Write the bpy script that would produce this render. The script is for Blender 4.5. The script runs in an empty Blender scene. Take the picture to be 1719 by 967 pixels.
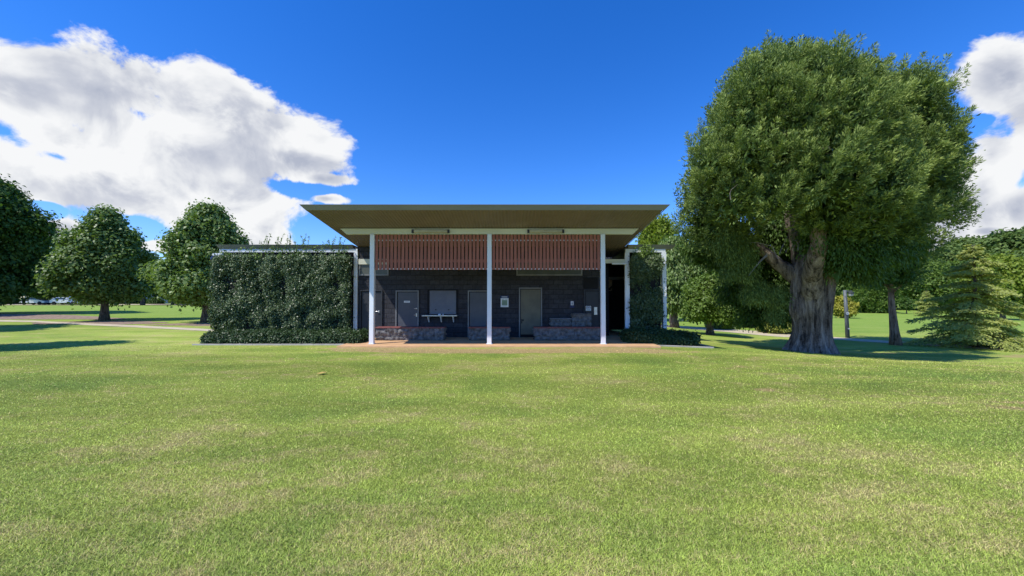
import bpy, math
import numpy as np
from mathutils import Vector, Matrix
R = math.radians
SC = bpy.context.scene
COL = SC.collection
rng = np.random.default_rng(7)

# ------------------------------------------------------------------ camera
F = 650.0; PITCH = R(1.45); CAMH = 1.65
cam = bpy.data.cameras.new('camera'); cam.sensor_width = 36; cam.lens = 36*F/1719.0
cam.clip_end = 3000; cam.clip_start = .05
camo = bpy.data.objects.new('camera', cam); COL.objects.link(camo)
camo.location = (0, 0, CAMH); camo.rotation_euler = (R(90)+PITCH, 0, 0)
SC.camera = camo

def sstep(a, b, x):
    t = np.clip((x-a)/(b-a), 0, 1); return t*t*(3-2*t)
def gz(x, y):
    """height of the park lawn"""
    x = np.asarray(x, float); y = np.asarray(y, float)
    z = -.05 - .85*sstep(3, 18, x)*sstep(4, 20, y) + .35*sstep(-25, -45, x)*sstep(18, 34, y)
    z = z - .25*sstep(6, 20, x)*sstep(25, 80, y)
    return z
def W(px, py, Y):
    """world point seen at photo pixel (px, py) at distance Y"""
    u = (px-859.5)/F; v = (483.5-py)/F
    c, s = math.cos(PITCH), math.sin(PITCH)
    dy = c - v*s; dz = s + v*c
    k = Y/dy
    return (u*k, Y, CAMH + dz*k)
def G(px, py):
    """point of the lawn seen at photo pixel"""
    lo, hi = 1.0, 900.0
    for _ in range(60):
        m = (lo*hi)**.5
        p = W(px, py, m)
        if p[2] > gz(p[0], p[1]): lo = m
        else: hi = m
    return (p[0], p[1], float(gz(p[0], p[1])))

# ------------------------------------------------------------------ materials
def newmat(name):
    m = bpy.data.materials.new(name); m.use_nodes = True
    nt = m.node_tree; nt.nodes.clear()
    return m, nt
def N(nt, t, **kw):
    n = nt.nodes.new(t)
    for k, v in kw.items():
        if k.startswith('i_'):
            n.inputs[k[2:].replace('_', ' ')].default_value = v
        else: setattr(n, k, v)
    return n
def L(nt, a, b): nt.links.new(a, b)
def ramp(nt, fac, stops):
    r = N(nt, 'ShaderNodeValToRGB')
    e = r.color_ramp.elements
    while len(e) < len(stops): e.new(.5)
    for el, (p, c) in zip(e, stops):
        el.position = p; el.color = (*c, 1) if len(c) == 3 else c
    L(nt, fac, r.inputs['Fac']); return r.outputs['Color']
def math_(nt, op, a, b=None, c=None, clamp=False):
    n = N(nt, 'ShaderNodeMath', operation=op); n.use_clamp = clamp
    for i, v in enumerate((a, b, c)):
        if v is None: continue
        if isinstance(v, (int, float)): n.inputs[i].default_value = v
        else: L(nt, v, n.inputs[i])
    return n.outputs[0]
def mixc(nt, f, a, b, mode='MIX'):
    n = N(nt, 'ShaderNodeMix', data_type='RGBA', blend_type=mode)
    for i, v in ((0, f), (6, a), (7, b)):
        if isinstance(v, (int, float)): n.inputs[i].default_value = v
        elif isinstance(v, tuple): n.inputs[i].default_value = (*v, 1)
        else: L(nt, v, n.inputs[i])
    return n.outputs[2]
def noise(nt, vec, scale, detail=4, rough=.55, dist=0):
    n = N(nt, 'ShaderNodeTexNoise'); n.inputs['Scale'].default_value = scale
    n.inputs['Detail'].default_value = detail; n.inputs['Roughness'].default_value = rough
    n.inputs['Distortion'].default_value = dist
    if vec is not None: L(nt, vec, n.inputs['Vector'])
    return n.outputs['Fac']
def mrange(nt, v, a, b, c=0, d=1, smooth=True):
    n = N(nt, 'ShaderNodeMapRange'); n.interpolation_type = 'SMOOTHSTEP' if smooth else 'LINEAR'
    n.inputs['From Min'].default_value = a; n.inputs['From Max'].default_value = b
    n.inputs['To Min'].default_value = c; n.inputs['To Max'].default_value = d
    L(nt, v, n.inputs['Value']); return n.outputs['Result']
def out(nt, sh):
    o = N(nt, 'ShaderNodeOutputMaterial'); L(nt, sh, o.inputs['Surface'])

def paint(name, c1, c2=None, scale=6, rough=.5, spec=.3, bump=.05, bscale=40, metal=0, stretch=None):
    """painted / mineral surface with soft blotches, streaks and fine bump"""
    m, nt = newmat(name)
    c2 = c2 or tuple(x*.78 for x in c1)
    tc = N(nt, 'ShaderNodeTexCoord'); v = tc.outputs['Object']
    if stretch:
        mp = N(nt, 'ShaderNodeMapping'); mp.inputs['Scale'].default_value = stretch
        L(nt, v, mp.inputs['Vector']); v = mp.outputs['Vector']
    f = mrange(nt, noise(nt, v, scale, 6, .62), .32, .7)
    col = mixc(nt, f, c1, c2)
    b = N(nt, 'ShaderNodeBsdfPrincipled')
    L(nt, col, b.inputs['Base Color'])
    b.inputs['Roughness'].default_value = rough
    b.inputs['Specular IOR Level'].default_value = spec
    b.inputs['Metallic'].default_value = metal
    bp = N(nt, 'ShaderNodeBump'); bp.inputs['Strength'].default_value = bump; bp.inputs['Distance'].default_value = .02
    L(nt, noise(nt, v, bscale, 5, .6), bp.inputs['Height']); L(nt, bp.outputs['Normal'], b.inputs['Normal'])
    out(nt, b.outputs[0]); return m

def leafmat(name, dark, mid, light, trans=.28, rough=.42, spec=.45, tcol=None):
    m, nt = newmat(name)
    at = N(nt, 'ShaderNodeAttribute', attribute_name='rnd')
    geo = N(nt, 'ShaderNodeNewGeometry')
    oi = N(nt, 'ShaderNodeObjectInfo')
    n = math_(nt, 'ADD', math_(nt, 'MULTIPLY', noise(nt, geo.outputs['Position'], .5, 1), .5), math_(nt, 'MULTIPLY', noise(nt, geo.outputs['Position'], 1.9, 1), .5))
    f = math_(nt, 'ADD', math_(nt, 'MULTIPLY', at.outputs['Fac'], .55), math_(nt, 'MULTIPLY', n, .45))
    f = math_(nt, 'ADD', f, math_(nt, 'MULTIPLY', math_(nt, 'SUBTRACT', oi.outputs['Random'], .5), .12), clamp=True)
    col = ramp(nt, f, [(.12, dark), (.5, mid), (.88, light)])
    b = N(nt, 'ShaderNodeBsdfPrincipled'); L(nt, col, b.inputs['Base Color'])
    b.inputs['Roughness'].default_value = rough; b.inputs['Specular IOR Level'].default_value = spec
    t = N(nt, 'ShaderNodeBsdfTranslucent')
    L(nt, mixc(nt, 1.0, col, tcol or (1.25, 1.35, .55), 'MULTIPLY'), t.inputs['Color'])
    mx = N(nt, 'ShaderNodeMixShader'); mx.inputs[0].default_value = trans
    L(nt, b.outputs[0], mx.inputs[1]); L(nt, t.outputs[0], mx.inputs[2])
    out(nt, mx.outputs[0]); return m

def barkmat(name, c1, c2, sc=3.0, bump=.9):
    m, nt = newmat(name)
    tc = N(nt, 'ShaderNodeTexCoord')
    mp = N(nt, 'ShaderNodeMapping'); mp.inputs['Scale'].default_value = (1, 1, .13)
    L(nt, tc.outputs['Object'], mp.inputs['Vector'])
    n1 = noise(nt, mp.outputs['Vector'], sc*3.2, 7, .68, .3)
    n2 = noise(nt, tc.outputs['Object'], sc*.6, 4)
    n3 = noise(nt, tc.outputs['Object'], sc*14, 4, .7)
    f = math_(nt, 'ADD', math_(nt, 'MULTIPLY', n1, .7), math_(nt, 'ADD', math_(nt, 'MULTIPLY', n2, .2), math_(nt, 'MULTIPLY', n3, .2)))
    col = ramp(nt, f, [(.45, tuple(x*.22 for x in c1)), (.54, c1), (.68, c2)])
    b = N(nt, 'ShaderNodeBsdfPrincipled'); L(nt, col, b.inputs['Base Color'])
    b.inputs['Roughness'].default_value = .9; b.inputs['Specular IOR Level'].default_value = .15
    bp = N(nt, 'ShaderNodeBump'); bp.inputs['Strength'].default_value = bump; bp.inputs['Distance'].default_value = .08
    L(nt, n1, bp.inputs['Height']); L(nt, bp.outputs['Normal'], b.inputs['Normal'])
    out(nt, b.outputs[0]); return m

def grass_color(nt, pos, blade=False):
    """turf colour shared by the lawn sheet and its blades"""
    sep = N(nt, 'ShaderNodeSeparateXYZ'); L(nt, pos, sep.inputs[0])
    mp = N(nt, 'ShaderNodeMapping'); mp.inputs['Scale'].default_value = (.7, 1.15, 1)
    L(nt, pos, mp.inputs['Vector']); v = mp.outputs['Vector']
    n1 = noise(nt, v, .16, 3, .5); n2 = noise(nt, v, .62, 5, .6, .4); n3 = noise(nt, v, 3.1, 5, .65)
    n4 = noise(nt, v, 16, 4, .7)
    a = math_(nt, 'ADD', math_(nt, 'MULTIPLY', n1, .45), math_(nt, 'MULTIPLY', n2, .55))
    green = ramp(nt, a, [(.34, (.285, .405, .080)), (.5, (.440, .525, .100)), (.66, (.590, .610, .160))])
    bm = N(nt, 'ShaderNodeMapping'); bm.inputs['Scale'].default_value = (.12, .75, 1); bm.inputs['Rotation'].default_value = (0, 0, .12)
    L(nt, pos, bm.inputs['Vector'])
    bv = mrange(nt, noise(nt, bm.outputs['Vector'], 1.0, 4, .6), .36, .64, .87, 1.11)
    bc = N(nt, 'ShaderNodeCombineXYZ'); [L(nt, bv, bc.inputs[i]) for i in range(3)]
    green = mixc(nt, 1.0, green, bc.outputs[0], 'MULTIPLY')
    # dry straw
    bias = mrange(nt, sep.outputs['Y'], 2.2, 6.0, .045, 0)
    s = math_(nt, 'ADD', math_(nt, 'MULTIPLY', n2, .5), math_(nt, 'MULTIPLY', n3, .5))
    s = math_(nt, 'ADD', s, bias)
    smask = mrange(nt, s, .49, .66, 0, .85)
    if blade:
        w_ = math_(nt, 'FRACT', math_(nt, 'MULTIPLY', blade, 37.7))
        smask = math_(nt, 'MULTIPLY', math_(nt, 'LESS_THAN', w_, math_(nt, 'ADD', math_(nt, 'MULTIPLY', smask, .75), .10)), .9)
    straw = mixc(nt, n4, (.58, .48, .18), (.68, .58, .28))
    col = mixc(nt, smask, green, straw)
    # fine tufts
    col = mixc(nt, mrange(nt, n4, .3, .7, 0, .5), col, mixc(nt, 1.0, col, (.62, .66, .55), 'MULTIPLY'))
    # far field brighter green
    far = mrange(nt, sep.outputs['Y'], 20, 34)
    col = mixc(nt, math_(nt, 'MULTIPLY', far, .8), col, mixc(nt, n2, (.22, .37, .05), (.31, .43, .08)))
    # bare earth patches
    d = None
    for (cx, cy, rx, ry, k) in ((0.2, 12.45, 6.4, .6, 1.7), (3.0, 12.9, 2.6, .35, 1.4), (-4.4, 13.0, 2.6, .4, 1.3),
                                (22.0, 16.0, 3.2, .8, .9), (6.0, 9.6, 1.6, .35, .45), (4.8, 7.3, .5, .25, .6),
                                (-3.2, 8.6, 1.5, .4, .35), (8.2, 6.2, 1.0, .35, .5),
                                (17.5, 17.2, 4, .5, .5),
                                (-7.5, 10.6, 5, .5, .3), (9, 11.6, 5, .5, .35), (-20, 17, 12, .9, .3)):
        dx = math_(nt, 'MULTIPLY', math_(nt, 'SUBTRACT', sep.outputs['X'], cx), 1/rx)
        dy = math_(nt, 'MULTIPLY', math_(nt, 'SUBTRACT', sep.outputs['Y'], cy), 1/ry)
        r2 = math_(nt, 'ADD', math_(nt, 'MULTIPLY', dx, dx), math_(nt, 'MULTIPLY', dy, dy))
        e = math_(nt, 'MULTIPLY', math_(nt, 'SUBTRACT', 1.25, r2), k)
        d = e if d is None else math_(nt, 'MAXIMUM', d, e)
    d = math_(nt, 'ADD', math_(nt, 'MAXIMUM', d, -.6), math_(nt, 'MULTIPLY', math_(nt, 'SUBTRACT', n3, .5), 3.2))
    dm = mrange(nt, d, .35, 1.15, 0, .8)
    earth = mixc(nt, n4, (.54, .335, .165), (.62, .45, .25))
    return mixc(nt, dm, col, earth), n3, n4, dm

def lawn_mat():
    m, nt = newmat('turf')
    geo = N(nt, 'ShaderNodeNewGeometry'); pos = geo.outputs['Position']
    col, n3, n4, dm = grass_color(nt, pos)
    nf = noise(nt, pos, 55, 3, .7)
    col = mixc(nt, mrange(nt, nf, .3, .64, .85, 0), col, mixc(nt, 1.0, col, (.45, .5, .4), 'MULTIPLY'))
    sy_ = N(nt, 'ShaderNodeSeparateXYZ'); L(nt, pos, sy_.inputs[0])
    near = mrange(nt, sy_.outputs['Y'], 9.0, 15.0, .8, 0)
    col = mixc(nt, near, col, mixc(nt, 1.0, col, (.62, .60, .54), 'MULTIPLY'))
    b = N(nt, 'ShaderNodeBsdfPrincipled'); L(nt, col, b.inputs['Base Color'])
    b.inputs['Roughness'].default_value = .9; b.inputs['Specular IOR Level'].default_value = .1
    bp = N(nt, 'ShaderNodeBump'); bp.inputs['Strength'].default_value = .6; bp.inputs['Distance'].default_value = .03
    L(nt, nf, bp.inputs['Height']); L(nt, bp.outputs['Normal'], b.inputs['Normal'])
    out(nt, b.outputs[0]); return m
def blade_mat():
    m, nt = newmat('grass_blade')
    geo = N(nt, 'ShaderNodeNewGeometry'); pos = geo.outputs['Position']
    at = N(nt, 'ShaderNodeAttribute', attribute_name='rnd')
    col, n3, n4, dm = grass_color(nt, pos, at.outputs['Fac'])
    v = mrange(nt, at.outputs['Fac'], 0, 1, .28, 1.85, False)
    vv = N(nt, 'ShaderNodeCombineXYZ'); [L(nt, v, vv.inputs[i]) for i in range(3)]
    col = mixc(nt, 1.0, col, vv.outputs[0], 'MULTIPLY')
    b = N(nt, 'ShaderNodeBsdfPrincipled'); L(nt, col, b.inputs['Base Color'])
    b.inputs['Roughness'].default_value = .55; b.inputs['Specular IOR Level'].default_value = .25
    t = N(nt, 'ShaderNodeBsdfTranslucent'); L(nt, col, t.inputs['Color'])
    mx = N(nt, 'ShaderNodeMixShader'); mx.inputs[0].default_value = .22
    nm = N(nt, 'ShaderNodeMix', data_type='VECTOR'); nm.inputs[0].default_value = .45
    L(nt, geo.outputs['Normal'], nm.inputs[4]); nm.inputs[5].default_value = (0, 0, 1)
    L(nt, nm.outputs[1], b.inputs['Normal'])
    L(nt, b.outputs[0], mx.inputs[1]); L(nt, t.outputs[0], mx.inputs[2])
    out(nt, mx.outputs[0]); return m

def block_mat(name, c1, c2, mortar):
    """dark split-face block laid in courses, mapped on X/Z"""
    m, nt = newmat(name)
    tc = N(nt, 'ShaderNodeTexCoord')
    sp = N(nt, 'ShaderNodeSeparateXYZ'); L(nt, tc.outputs['Object'], sp.inputs[0])
    cb = N(nt, 'ShaderNodeCombineXYZ')
    L(nt, math_(nt, 'ADD', sp.outputs['X'], sp.outputs['Y']), cb.inputs[0]); L(nt, sp.outputs['Z'], cb.inputs[1])
    br = N(nt, 'ShaderNodeTexBrick'); L(nt, cb.outputs[0], br.inputs['Vector'])
    br.inputs['Scale'].default_value = 1; br.inputs['Brick Width'].default_value = .4; br.inputs['Row Height'].default_value = .2
    br.inputs['Mortar Size'].default_value = .008; br.inputs['Bias'].default_value = 0
    br.inputs['Color1'].default_value = (*c1, 1); br.inputs['Color2'].default_value = (*c2, 1); br.inputs['Mortar'].default_value = (*mortar, 1)
    n = noise(nt, tc.outputs['Object'], 9, 6, .65)
    col = mixc(nt, mrange(nt, n, .3, .7, .0, .6), br.outputs['Color'], mixc(nt, 1.0, br.outputs['Color'], (.45, .45, .5), 'MULTIPLY'))
    b = N(nt, 'ShaderNodeBsdfPrincipled'); L(nt, col, b.inputs['Base Color'])
    b.inputs['Roughness'].default_value = .8; b.inputs['Specular IOR Level'].default_value = .25
    bp = N(nt, 'ShaderNodeBump'); bp.inputs['Strength'].default_value = .8; bp.inputs['Distance'].default_value = .03
    h = math_(nt, 'SUBTRACT', noise(nt, tc.outputs['Object'], 16, 6, .7), br.outputs['Fac'])
    L(nt, h, bp.inputs['Height']); L(nt, bp.outputs['Normal'], b.inputs['Normal'])
    out(nt, b.outputs[0]); return m

M = {}
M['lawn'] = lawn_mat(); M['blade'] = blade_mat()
M['white'] = paint('white_paint', (.82, .84, .86), (.72, .745, .77), 3, .45, .35, .03, stretch=(1, 1, .3))
M['cream'] = paint('cream_paint', (.68, .67, .54), (.60, .59, .47), 2, .5, .3, .03, stretch=(.3, 1, 1))
M['fascia'] = paint('fascia_paint', (.235, .22, .185), (.195, .185, .16), 1.5, .4, .4, .02, stretch=(.4, 1, 1))
M['soffit'] = paint('soffit_sheet', (.215, .182, .172), (.176, .148, .140), .8, .5, .35, .02)
M['roof'] = paint('roof_sheet', (.33, .33, .31), None, 1.2, .45, .4, .05)
M['wallblock'] = block_mat('charcoal_block', (.060, .060, .066), (.040, .040, .046), (.028, .028, .032))
M['rock'] = paint('rockface_stone', (.205, .200, .192), (.085, .082, .080), 7, .85, .25, .9, 30)
M['cap'] = paint('red_brown_cap', (.24, .085, .075), (.17, .06, .055), 8, .6, .3, .2)
M['palecap'] = paint('pale_cap', (.22, .22, .23), None, 8, .6, .3, .2)
M['batten'] = paint('batten_paint', (.38, .130, .078), (.30, .098, .06), 5, .55, .3, .06, stretch=(3, 1, .25))
M['galv'] = paint('galvanised_rail', (.85, .80, .80), (.7, .66, .66), 12, .4, .5, .05)
M['greydoor'] = paint('grey_door_paint', (.095, .10, .112), (.078, .083, .095), 2.5, .5, .35, .04)
M['olivedoor'] = paint('olive_door_paint', (.15, .138, .09), (.108, .10, .07), 2.2, .5, .35, .04)
M['darkdoor'] = paint('dark_door_paint', (.035, .037, .043), None, 3, .5, .35, .04)
M['frame'] = paint('door_frame_paint', (.22, .22, .215), None, 3, .5, .35, .03)
M['shutter'] = paint('shutter_steel', (.165, .16, .165), (.13, .13, .14), 3, .45, .45, .04)
M['steel'] = paint('steel', (.62, .63, .65), (.5, .5, .52), 10, .3, .5, .02, metal=.6)
M['black'] = paint('black_plastic', (.018, .018, .02), None, 6, .4, .4, .02)
M['blackgloss'] = paint('dark_dome_plastic', (.02, .024, .035), None, 6, .12, .6, .0)
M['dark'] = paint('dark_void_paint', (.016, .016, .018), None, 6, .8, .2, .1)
M['panelgrey'] = paint('panel_grey', (.10, .105, .08), (.075, .08, .065), 3, .35, .4, .02)
M['diffuser'] = paint('lamp_diffuser', (.50, .46, .33), None, 3, .4, .4, .0)
M['slab'] = paint('terracotta_slab', (.68, .42, .22), (.56, .34, .175), 2.5, .8, .2, .25, 60)
M['concrete'] = paint('concrete', (.46, .43, .37), (.36, .335, .285), 3, .85, .2, .3, 50)
M['path'] = paint('path_gravel', (.60, .51, .35), (.50, .42, .28), 1.2, .9, .15, .4, 70)
M['asphalt'] = paint('road_asphalt', (.20, .19, .18), (.14, .135, .13), .5, .9, .2, .3, 40)
M['mulch'] = paint('bark_mulch', (.38, .28, .20), (.20, .14, .10), 5, .95, .1, 1.0, 22)
M['signwhite'] = paint('sign_white', (.78, .80, .78), (.72, .74, .72), 4, .4, .3, .0)
M['signblue'] = paint('sign_navy', (.02, .035, .13), None, 4, .4, .3, .0)
M['signgreen'] = paint('sign_green', (.24, .36, .22), None, 4, .5, .3, .0)
M['signgrey'] = paint('sign_print', (.25, .28, .26), None, 4, .5, .3, .0)
M['glass'] = paint('dark_glass', (.03, .04, .05), None, 3, .08, .6, .0)
M['bark_big'] = barkmat('fibrous_grey_bark', (.185, .145, .118), (.40, .335, .285), 1.9, 1.0)
M['bark_warm'] = barkmat('warm_bark', (.26, .17, .115), (.44, .32, .24), 4)
M['bark'] = barkmat('brown_bark', (.13, .105, .085), (.24, .20, .165), 5, .6)
M['twig'] = paint('dead_twig', (.26, .225, .185), (.17, .145, .12), 6, .9, .15, .3)
M['l_big'] = leafmat('conifer_foliage', (.026, .050, .014), (.125, .192, .042), (.400, .480, .125), .13, .6, .2)
M['l_maple'] = leafmat('broad_leaf', (.070, .128, .032), (.172, .262, .068), (.310, .380, .135), .30, .46, .36)
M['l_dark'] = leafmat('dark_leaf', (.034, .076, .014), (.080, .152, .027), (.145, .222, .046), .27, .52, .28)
M['l_climb'] = leafmat('climber_leaf', (.022, .044, .014), (.074, .118, .038), (.215, .270, .120), .14, .42, .45)
M['l_hedge'] = leafmat('hedge_leaf', (.018, .040, .012), (.045, .085, .026), (.085, .130, .044), .14, .48, .35)
M['l_yel'] = leafmat('yellow_green_leaf', (.12, .18, .022), (.230, .300, .040), (.350, .400, .070), .32, .5, .25)
M['l_gold'] = leafmat('golden_leaf', (.12, .15, .02), (.34, .33, .045), (.52, .46, .075), .3, .5, .25)
M['l_mid'] = leafmat('mid_green_leaf', (.06, .115, .02), (.125, .205, .036), (.210, .290, .060), .3, .5, .25)
M['l_cedar'] = leafmat('blue_green_needle', (.19, .23, .06), (.38, .42, .115), (.56, .58, .20), .4, .55, .3)
M['l_far'] = leafmat('far_leaf', (.065, .115, .028), (.135, .205, .052), (.225, .285, .085), .25, .6, .2)
M['carwhite'] = paint('white_car_paint', (.75, .76, .78), None, 2, .25, .5, .0)
M['carblue'] = paint('blue_car_paint', (.20, .26, .42), None, 2, .25, .5, .0)
M['rubber'] = paint('tyre_rubber', (.02, .02, .02), None, 6, .8, .2, .1)
M['housewhite'] = paint('weatherboard_white', (.62, .63, .64), (.52, .53, .55), 2, .6, .3, .1)
M['housegrey'] = paint('weatherboard_grey', (.36, .39, .42), None, 2, .6, .3, .1)
M['rooftin'] = paint('tin_roof', (.28, .28, .29), None, 2, .5, .4, .1)
M['brick'] = paint('tan_brick', (.55, .40, .28), (.45, .32, .22), 8, .8, .2, .3)
M['lamppost'] = paint('lamp_post_paint', (.14, .16, .17), None, 4, .5, .4, .05)
M['fallen'] = paint('fallen_leaf_brown', (.62, .42, .12), None, 9, .6, .3, .0)

# ------------------------------------------------------------------ mesh helpers
def tag(o, label=None, cat=None, group=None, kind=None):
    if label: o['label'] = label
    if cat: o['category'] = cat
    if group: o['group'] = group
    if kind: o['kind'] = kind
    return o
def thing(name, label, cat, loc=(0, 0, 0), rz=0, group=None):
    o = bpy.data.objects.new(name, None); COL.objects.link(o)
    o.location = loc; o.rotation_euler = (0, 0, rz); o.empty_display_size = .2
    return tag(o, label, cat, group)
def np_mesh(name, V, Fc, mat, parent=None, rnd=None, smooth=False):
    V = np.asarray(V, np.float32); Fc = np.asarray(Fc, np.int32)
    me = bpy.data.meshes.new(name)
    k = Fc.shape[1]; n = len(Fc)
    me.vertices.add(len(V)); me.vertices.foreach_set('co', V.ravel())
    me.loops.add(n*k); me.loops.foreach_set('vertex_index', Fc.ravel())
    me.polygons.add(n)
    me.polygons.foreach_set('loop_start', np.arange(0, n*k, k, dtype=np.int32))
    me.polygons.foreach_set('loop_total', np.full(n, k, np.int32))
    if smooth: me.polygons.foreach_set('use_smooth', np.ones(n, bool))
    me.update(calc_edges=True)
    if rnd is not None:
        a = me.attributes.new('rnd', 'FLOAT', 'FACE'); a.data.foreach_set('value', np.asarray(rnd, np.float32))
    me.materials.append(mat)
    o = bpy.data.objects.new(name, me); COL.objects.link(o)
    if parent: o.parent = parent
    return o
class MB:
    def __init__(s): s.v = []; s.f = []
    def quadbox(s, P):
        b = len(s.v); s.v += [tuple(p) for p in P]
        for q in ((0, 3, 2, 1), (4, 5, 6, 7), (0, 1, 5, 4), (1, 2, 6, 5), (2, 3, 7, 6), (3, 0, 4, 7)):
            s.f.append(tuple(b+i for i in q))
        return s
    def box(s, x0, x1, y0, y1, z0, z1):
        return s.quadbox([(x0, y0, z0), (x1, y0, z0), (x1, y1, z0), (x0, y1, z0),
                          (x0, y0, z1), (x1, y0, z1), (x1, y1, z1), (x0, y1, z1)])
    def tube(s, pts, rad, seg=10, cap=True, ry=None):
        pts = [Vector(p) for p in pts]
        if isinstance(rad, (int, float)): rad = [rad]*len(pts)
        b = len(s.v); up = Vector((0.3, .2, 1)) if abs((pts[-1]-pts[0]).normalized().z) < .9 else Vector((1, .2, .1))
        for i, p in enumerate(pts):
            d = (pts[min(i+1, len(pts)-1)]-pts[max(i-1, 0)]).normalized()
            a = d.cross(up).normalized(); c = d.cross(a).normalized()
            for k in range(seg):
                t = 2*math.pi*k/seg
                s.v.append(tuple(p + a*(rad[i]*math.cos(t)) + c*(rad[i]*math.sin(t))))
        for i in range(len(pts)-1):
            for k in range(seg):
                k2 = (k+1) % seg
                s.f.append((b+i*seg+k, b+i*seg+k2, b+(i+1)*seg+k2, b+(i+1)*seg+k))
        if cap:
            s.f.append(tuple(b+k for k in reversed(range(seg))))
            s.f.append(tuple(b+(len(pts)-1)*seg+k for k in range(seg)))
        return s
    def cyl(s, c, r, h, seg=16, axis='z', r2=None):
        x, y, z = c; e = {'z': (0, 0, h), 'y': (0, h, 0), 'x': (h, 0, 0)}[axis]
        return s.tube([c, (x+e[0], y+e[1], z+e[2])], [r, r2 if r2 is not None else r], seg)
    def sphere(s, c, rx, ry=None, rz=None, nu=16, nv=10):
        ry = ry or rx; rz = rz or rx; b = len(s.v)
        for i in range(nv+1):
            ph = math.pi*i/nv
            for j in range(nu):
                th = 2*math.pi*j/nu
                s.v.append((c[0]+rx*math.sin(ph)*math.cos(th), c[1]+ry*math.sin(ph)*math.sin(th), c[2]+rz*math.cos(ph)))
        for i in range(nv):
            for j in range(nu):
                j2 = (j+1) % nu
                s.f.append((b+i*nu+j, b+(i+1)*nu+j, b+(i+1)*nu+j2, b+i*nu+j2))
        return s
    def build(s, name, mat, parent=None, bevel=0, smooth=False):
        me = bpy.data.meshes.new(name); me.from_pydata(s.v, [], s.f); me.validate(); me.update()
        me.materials.append(mat)
        if smooth: me.polygons.foreach_set('use_smooth', np.ones(len(me.polygons), bool))
        o = bpy.data.objects.new(name, me); COL.objects.link(o)
        if parent: o.parent = parent
        if bevel:
            m = o.modifiers.new('bevel', 'BEVEL'); m.width = bevel; m.segments = 2; m.limit_method = 'ANGLE'
        return o

# ------------------------------------------------------------------ lawn and paths
def spaced(a, b, fine_a, fine_b, fs, cs):
    l = list(np.arange(fine_a, fine_b+1e-6, fs))
    lo = fine_a; st = fs
    while lo > a: st = min(st*1.35, cs); lo -= st; l.insert(0, lo)
    hi = fine_b; st = fs
    while hi < b: st = min(st*1.35, cs); hi += st; l.append(hi)
    return np.array(l)
xs = spaced(-700, 700, -30, 34, 1.0, 60); ys = spaced(-60, 1200, 0, 40, 1.0, 60)
XX, YY = np.meshgrid(xs, ys)
V = np.stack([XX.ravel(), YY.ravel(), gz(XX, YY).ravel()], 1)
nx, ny = len(xs), len(ys)
I = (np.arange(ny-1)[:, None]*nx + np.arange(nx-1)[None]).ravel()
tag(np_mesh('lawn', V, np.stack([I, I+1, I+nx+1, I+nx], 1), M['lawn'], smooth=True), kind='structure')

def strip(name, left, right, mat, lift, n=40):
    """ribbon conforming to the lawn between two polylines"""
    def samp(pl):
        pl = np.array(pl, float); d = np.r_[0, np.cumsum(np.hypot(*np.diff(pl, axis=0).T))]
        t = np.linspace(0, d[-1], n); return np.stack([np.interp(t, d, pl[:, 0]), np.interp(t, d, pl[:, 1])], 1)
    a, b = samp(left), samp(right); V = []; m = 5
    for i in range(n):
        for j in range(m):
            p = a[i]*(1-j/(m-1)) + b[i]*j/(m-1)
            V.append((p[0], p[1], float(gz(p[0], p[1]))+lift))
    Fc = [(i*m+j, i*m+j+1, (i+1)*m+j+1, (i+1)*m+j) for i in range(n-1) for j in range(m-1)]
    o = np_mesh(name, V, Fc, mat); return tag(o, kind='structure')
def patch(name, cx, cy, rx, ry, mat, lift, seed=0):
    r_ = np.random.default_rng(seed); V = [(cx, cy, float(gz(cx, cy))+lift)]; Fc = []; k = 48; rings = 4
    ph = r_.uniform(0, 6.28, 4)
    for q in range(1, rings+1):
        for i in range(k):
            t = 2*math.pi*i/k; w = 1+.10*math.sin(3*t+ph[0])+.07*math.sin(5*t+ph[1])+.04*math.sin(11*t+ph[2])
            x = cx+rx*w*q/rings*math.cos(t); y = cy+ry*w*q/rings*math.sin(t)
            V.append((x, y, float(gz(x, y))+lift))
    for q in range(1, rings):
        for i in range(k):
            a = 1+(q-1)*k+i; b = 1+(q-1)*k+(i+1) % k
            Fc.append((a, b, b+k, a+k))
    for i in range(k): Fc.append((0, 1+i, 1+(i+1) % k, 1+(i+1) % k))
    me = bpy.data.meshes.new(name); me.from_pydata(V, [], [tuple(dict.fromkeys(f)) for f in Fc]); me.materials.append(mat)
    o = bpy.data.objects.new(name, me); COL.objects.link(o); return tag(o, kind='structure')

# left path, seen below the two round-crowned trees
pl = [G(-160, 535), G(60, 538.5), G(200, 545), G(300, 550), G(420, 556)]
pr = [G(-160, 538), G(60, 541), G(200, 548.5), G(300, 553.5), G(420, 560)]
strip('footpath', [p[:2] for p in pl], [p[:2] for p in pr], M['path'], .012)
# right path
pl = [G(1060, 542), G(1130, 546.5), G(1215, 552), G(1300, 558), G(1400, 566), G(1500, 573), G(1600, 579), G(1719, 586), G(1850, 594)]
pr = [G(1060, 546), G(1130, 550), G(1215, 557), G(1300, 565), G(1400, 570), G(1500, 577), G(1600, 583), G(1719, 590), G(1850, 599)]
strip('footpath', [p[:2] for p in pl], [p[:2] for p in pr], M['path'], .012, 60)
# road on the far left
strip('road', [(-150, 73), (-20, 76)], [(-150, 80), (-20, 84)], M['path'], .02)
strip('mulch_brown_ground', [(-150, 68.3), (-20, 69)], [(-150, 70.3), (-20, 72)], M['mulch'], .02)  # dark line below the road, laid in the mulch colour

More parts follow.
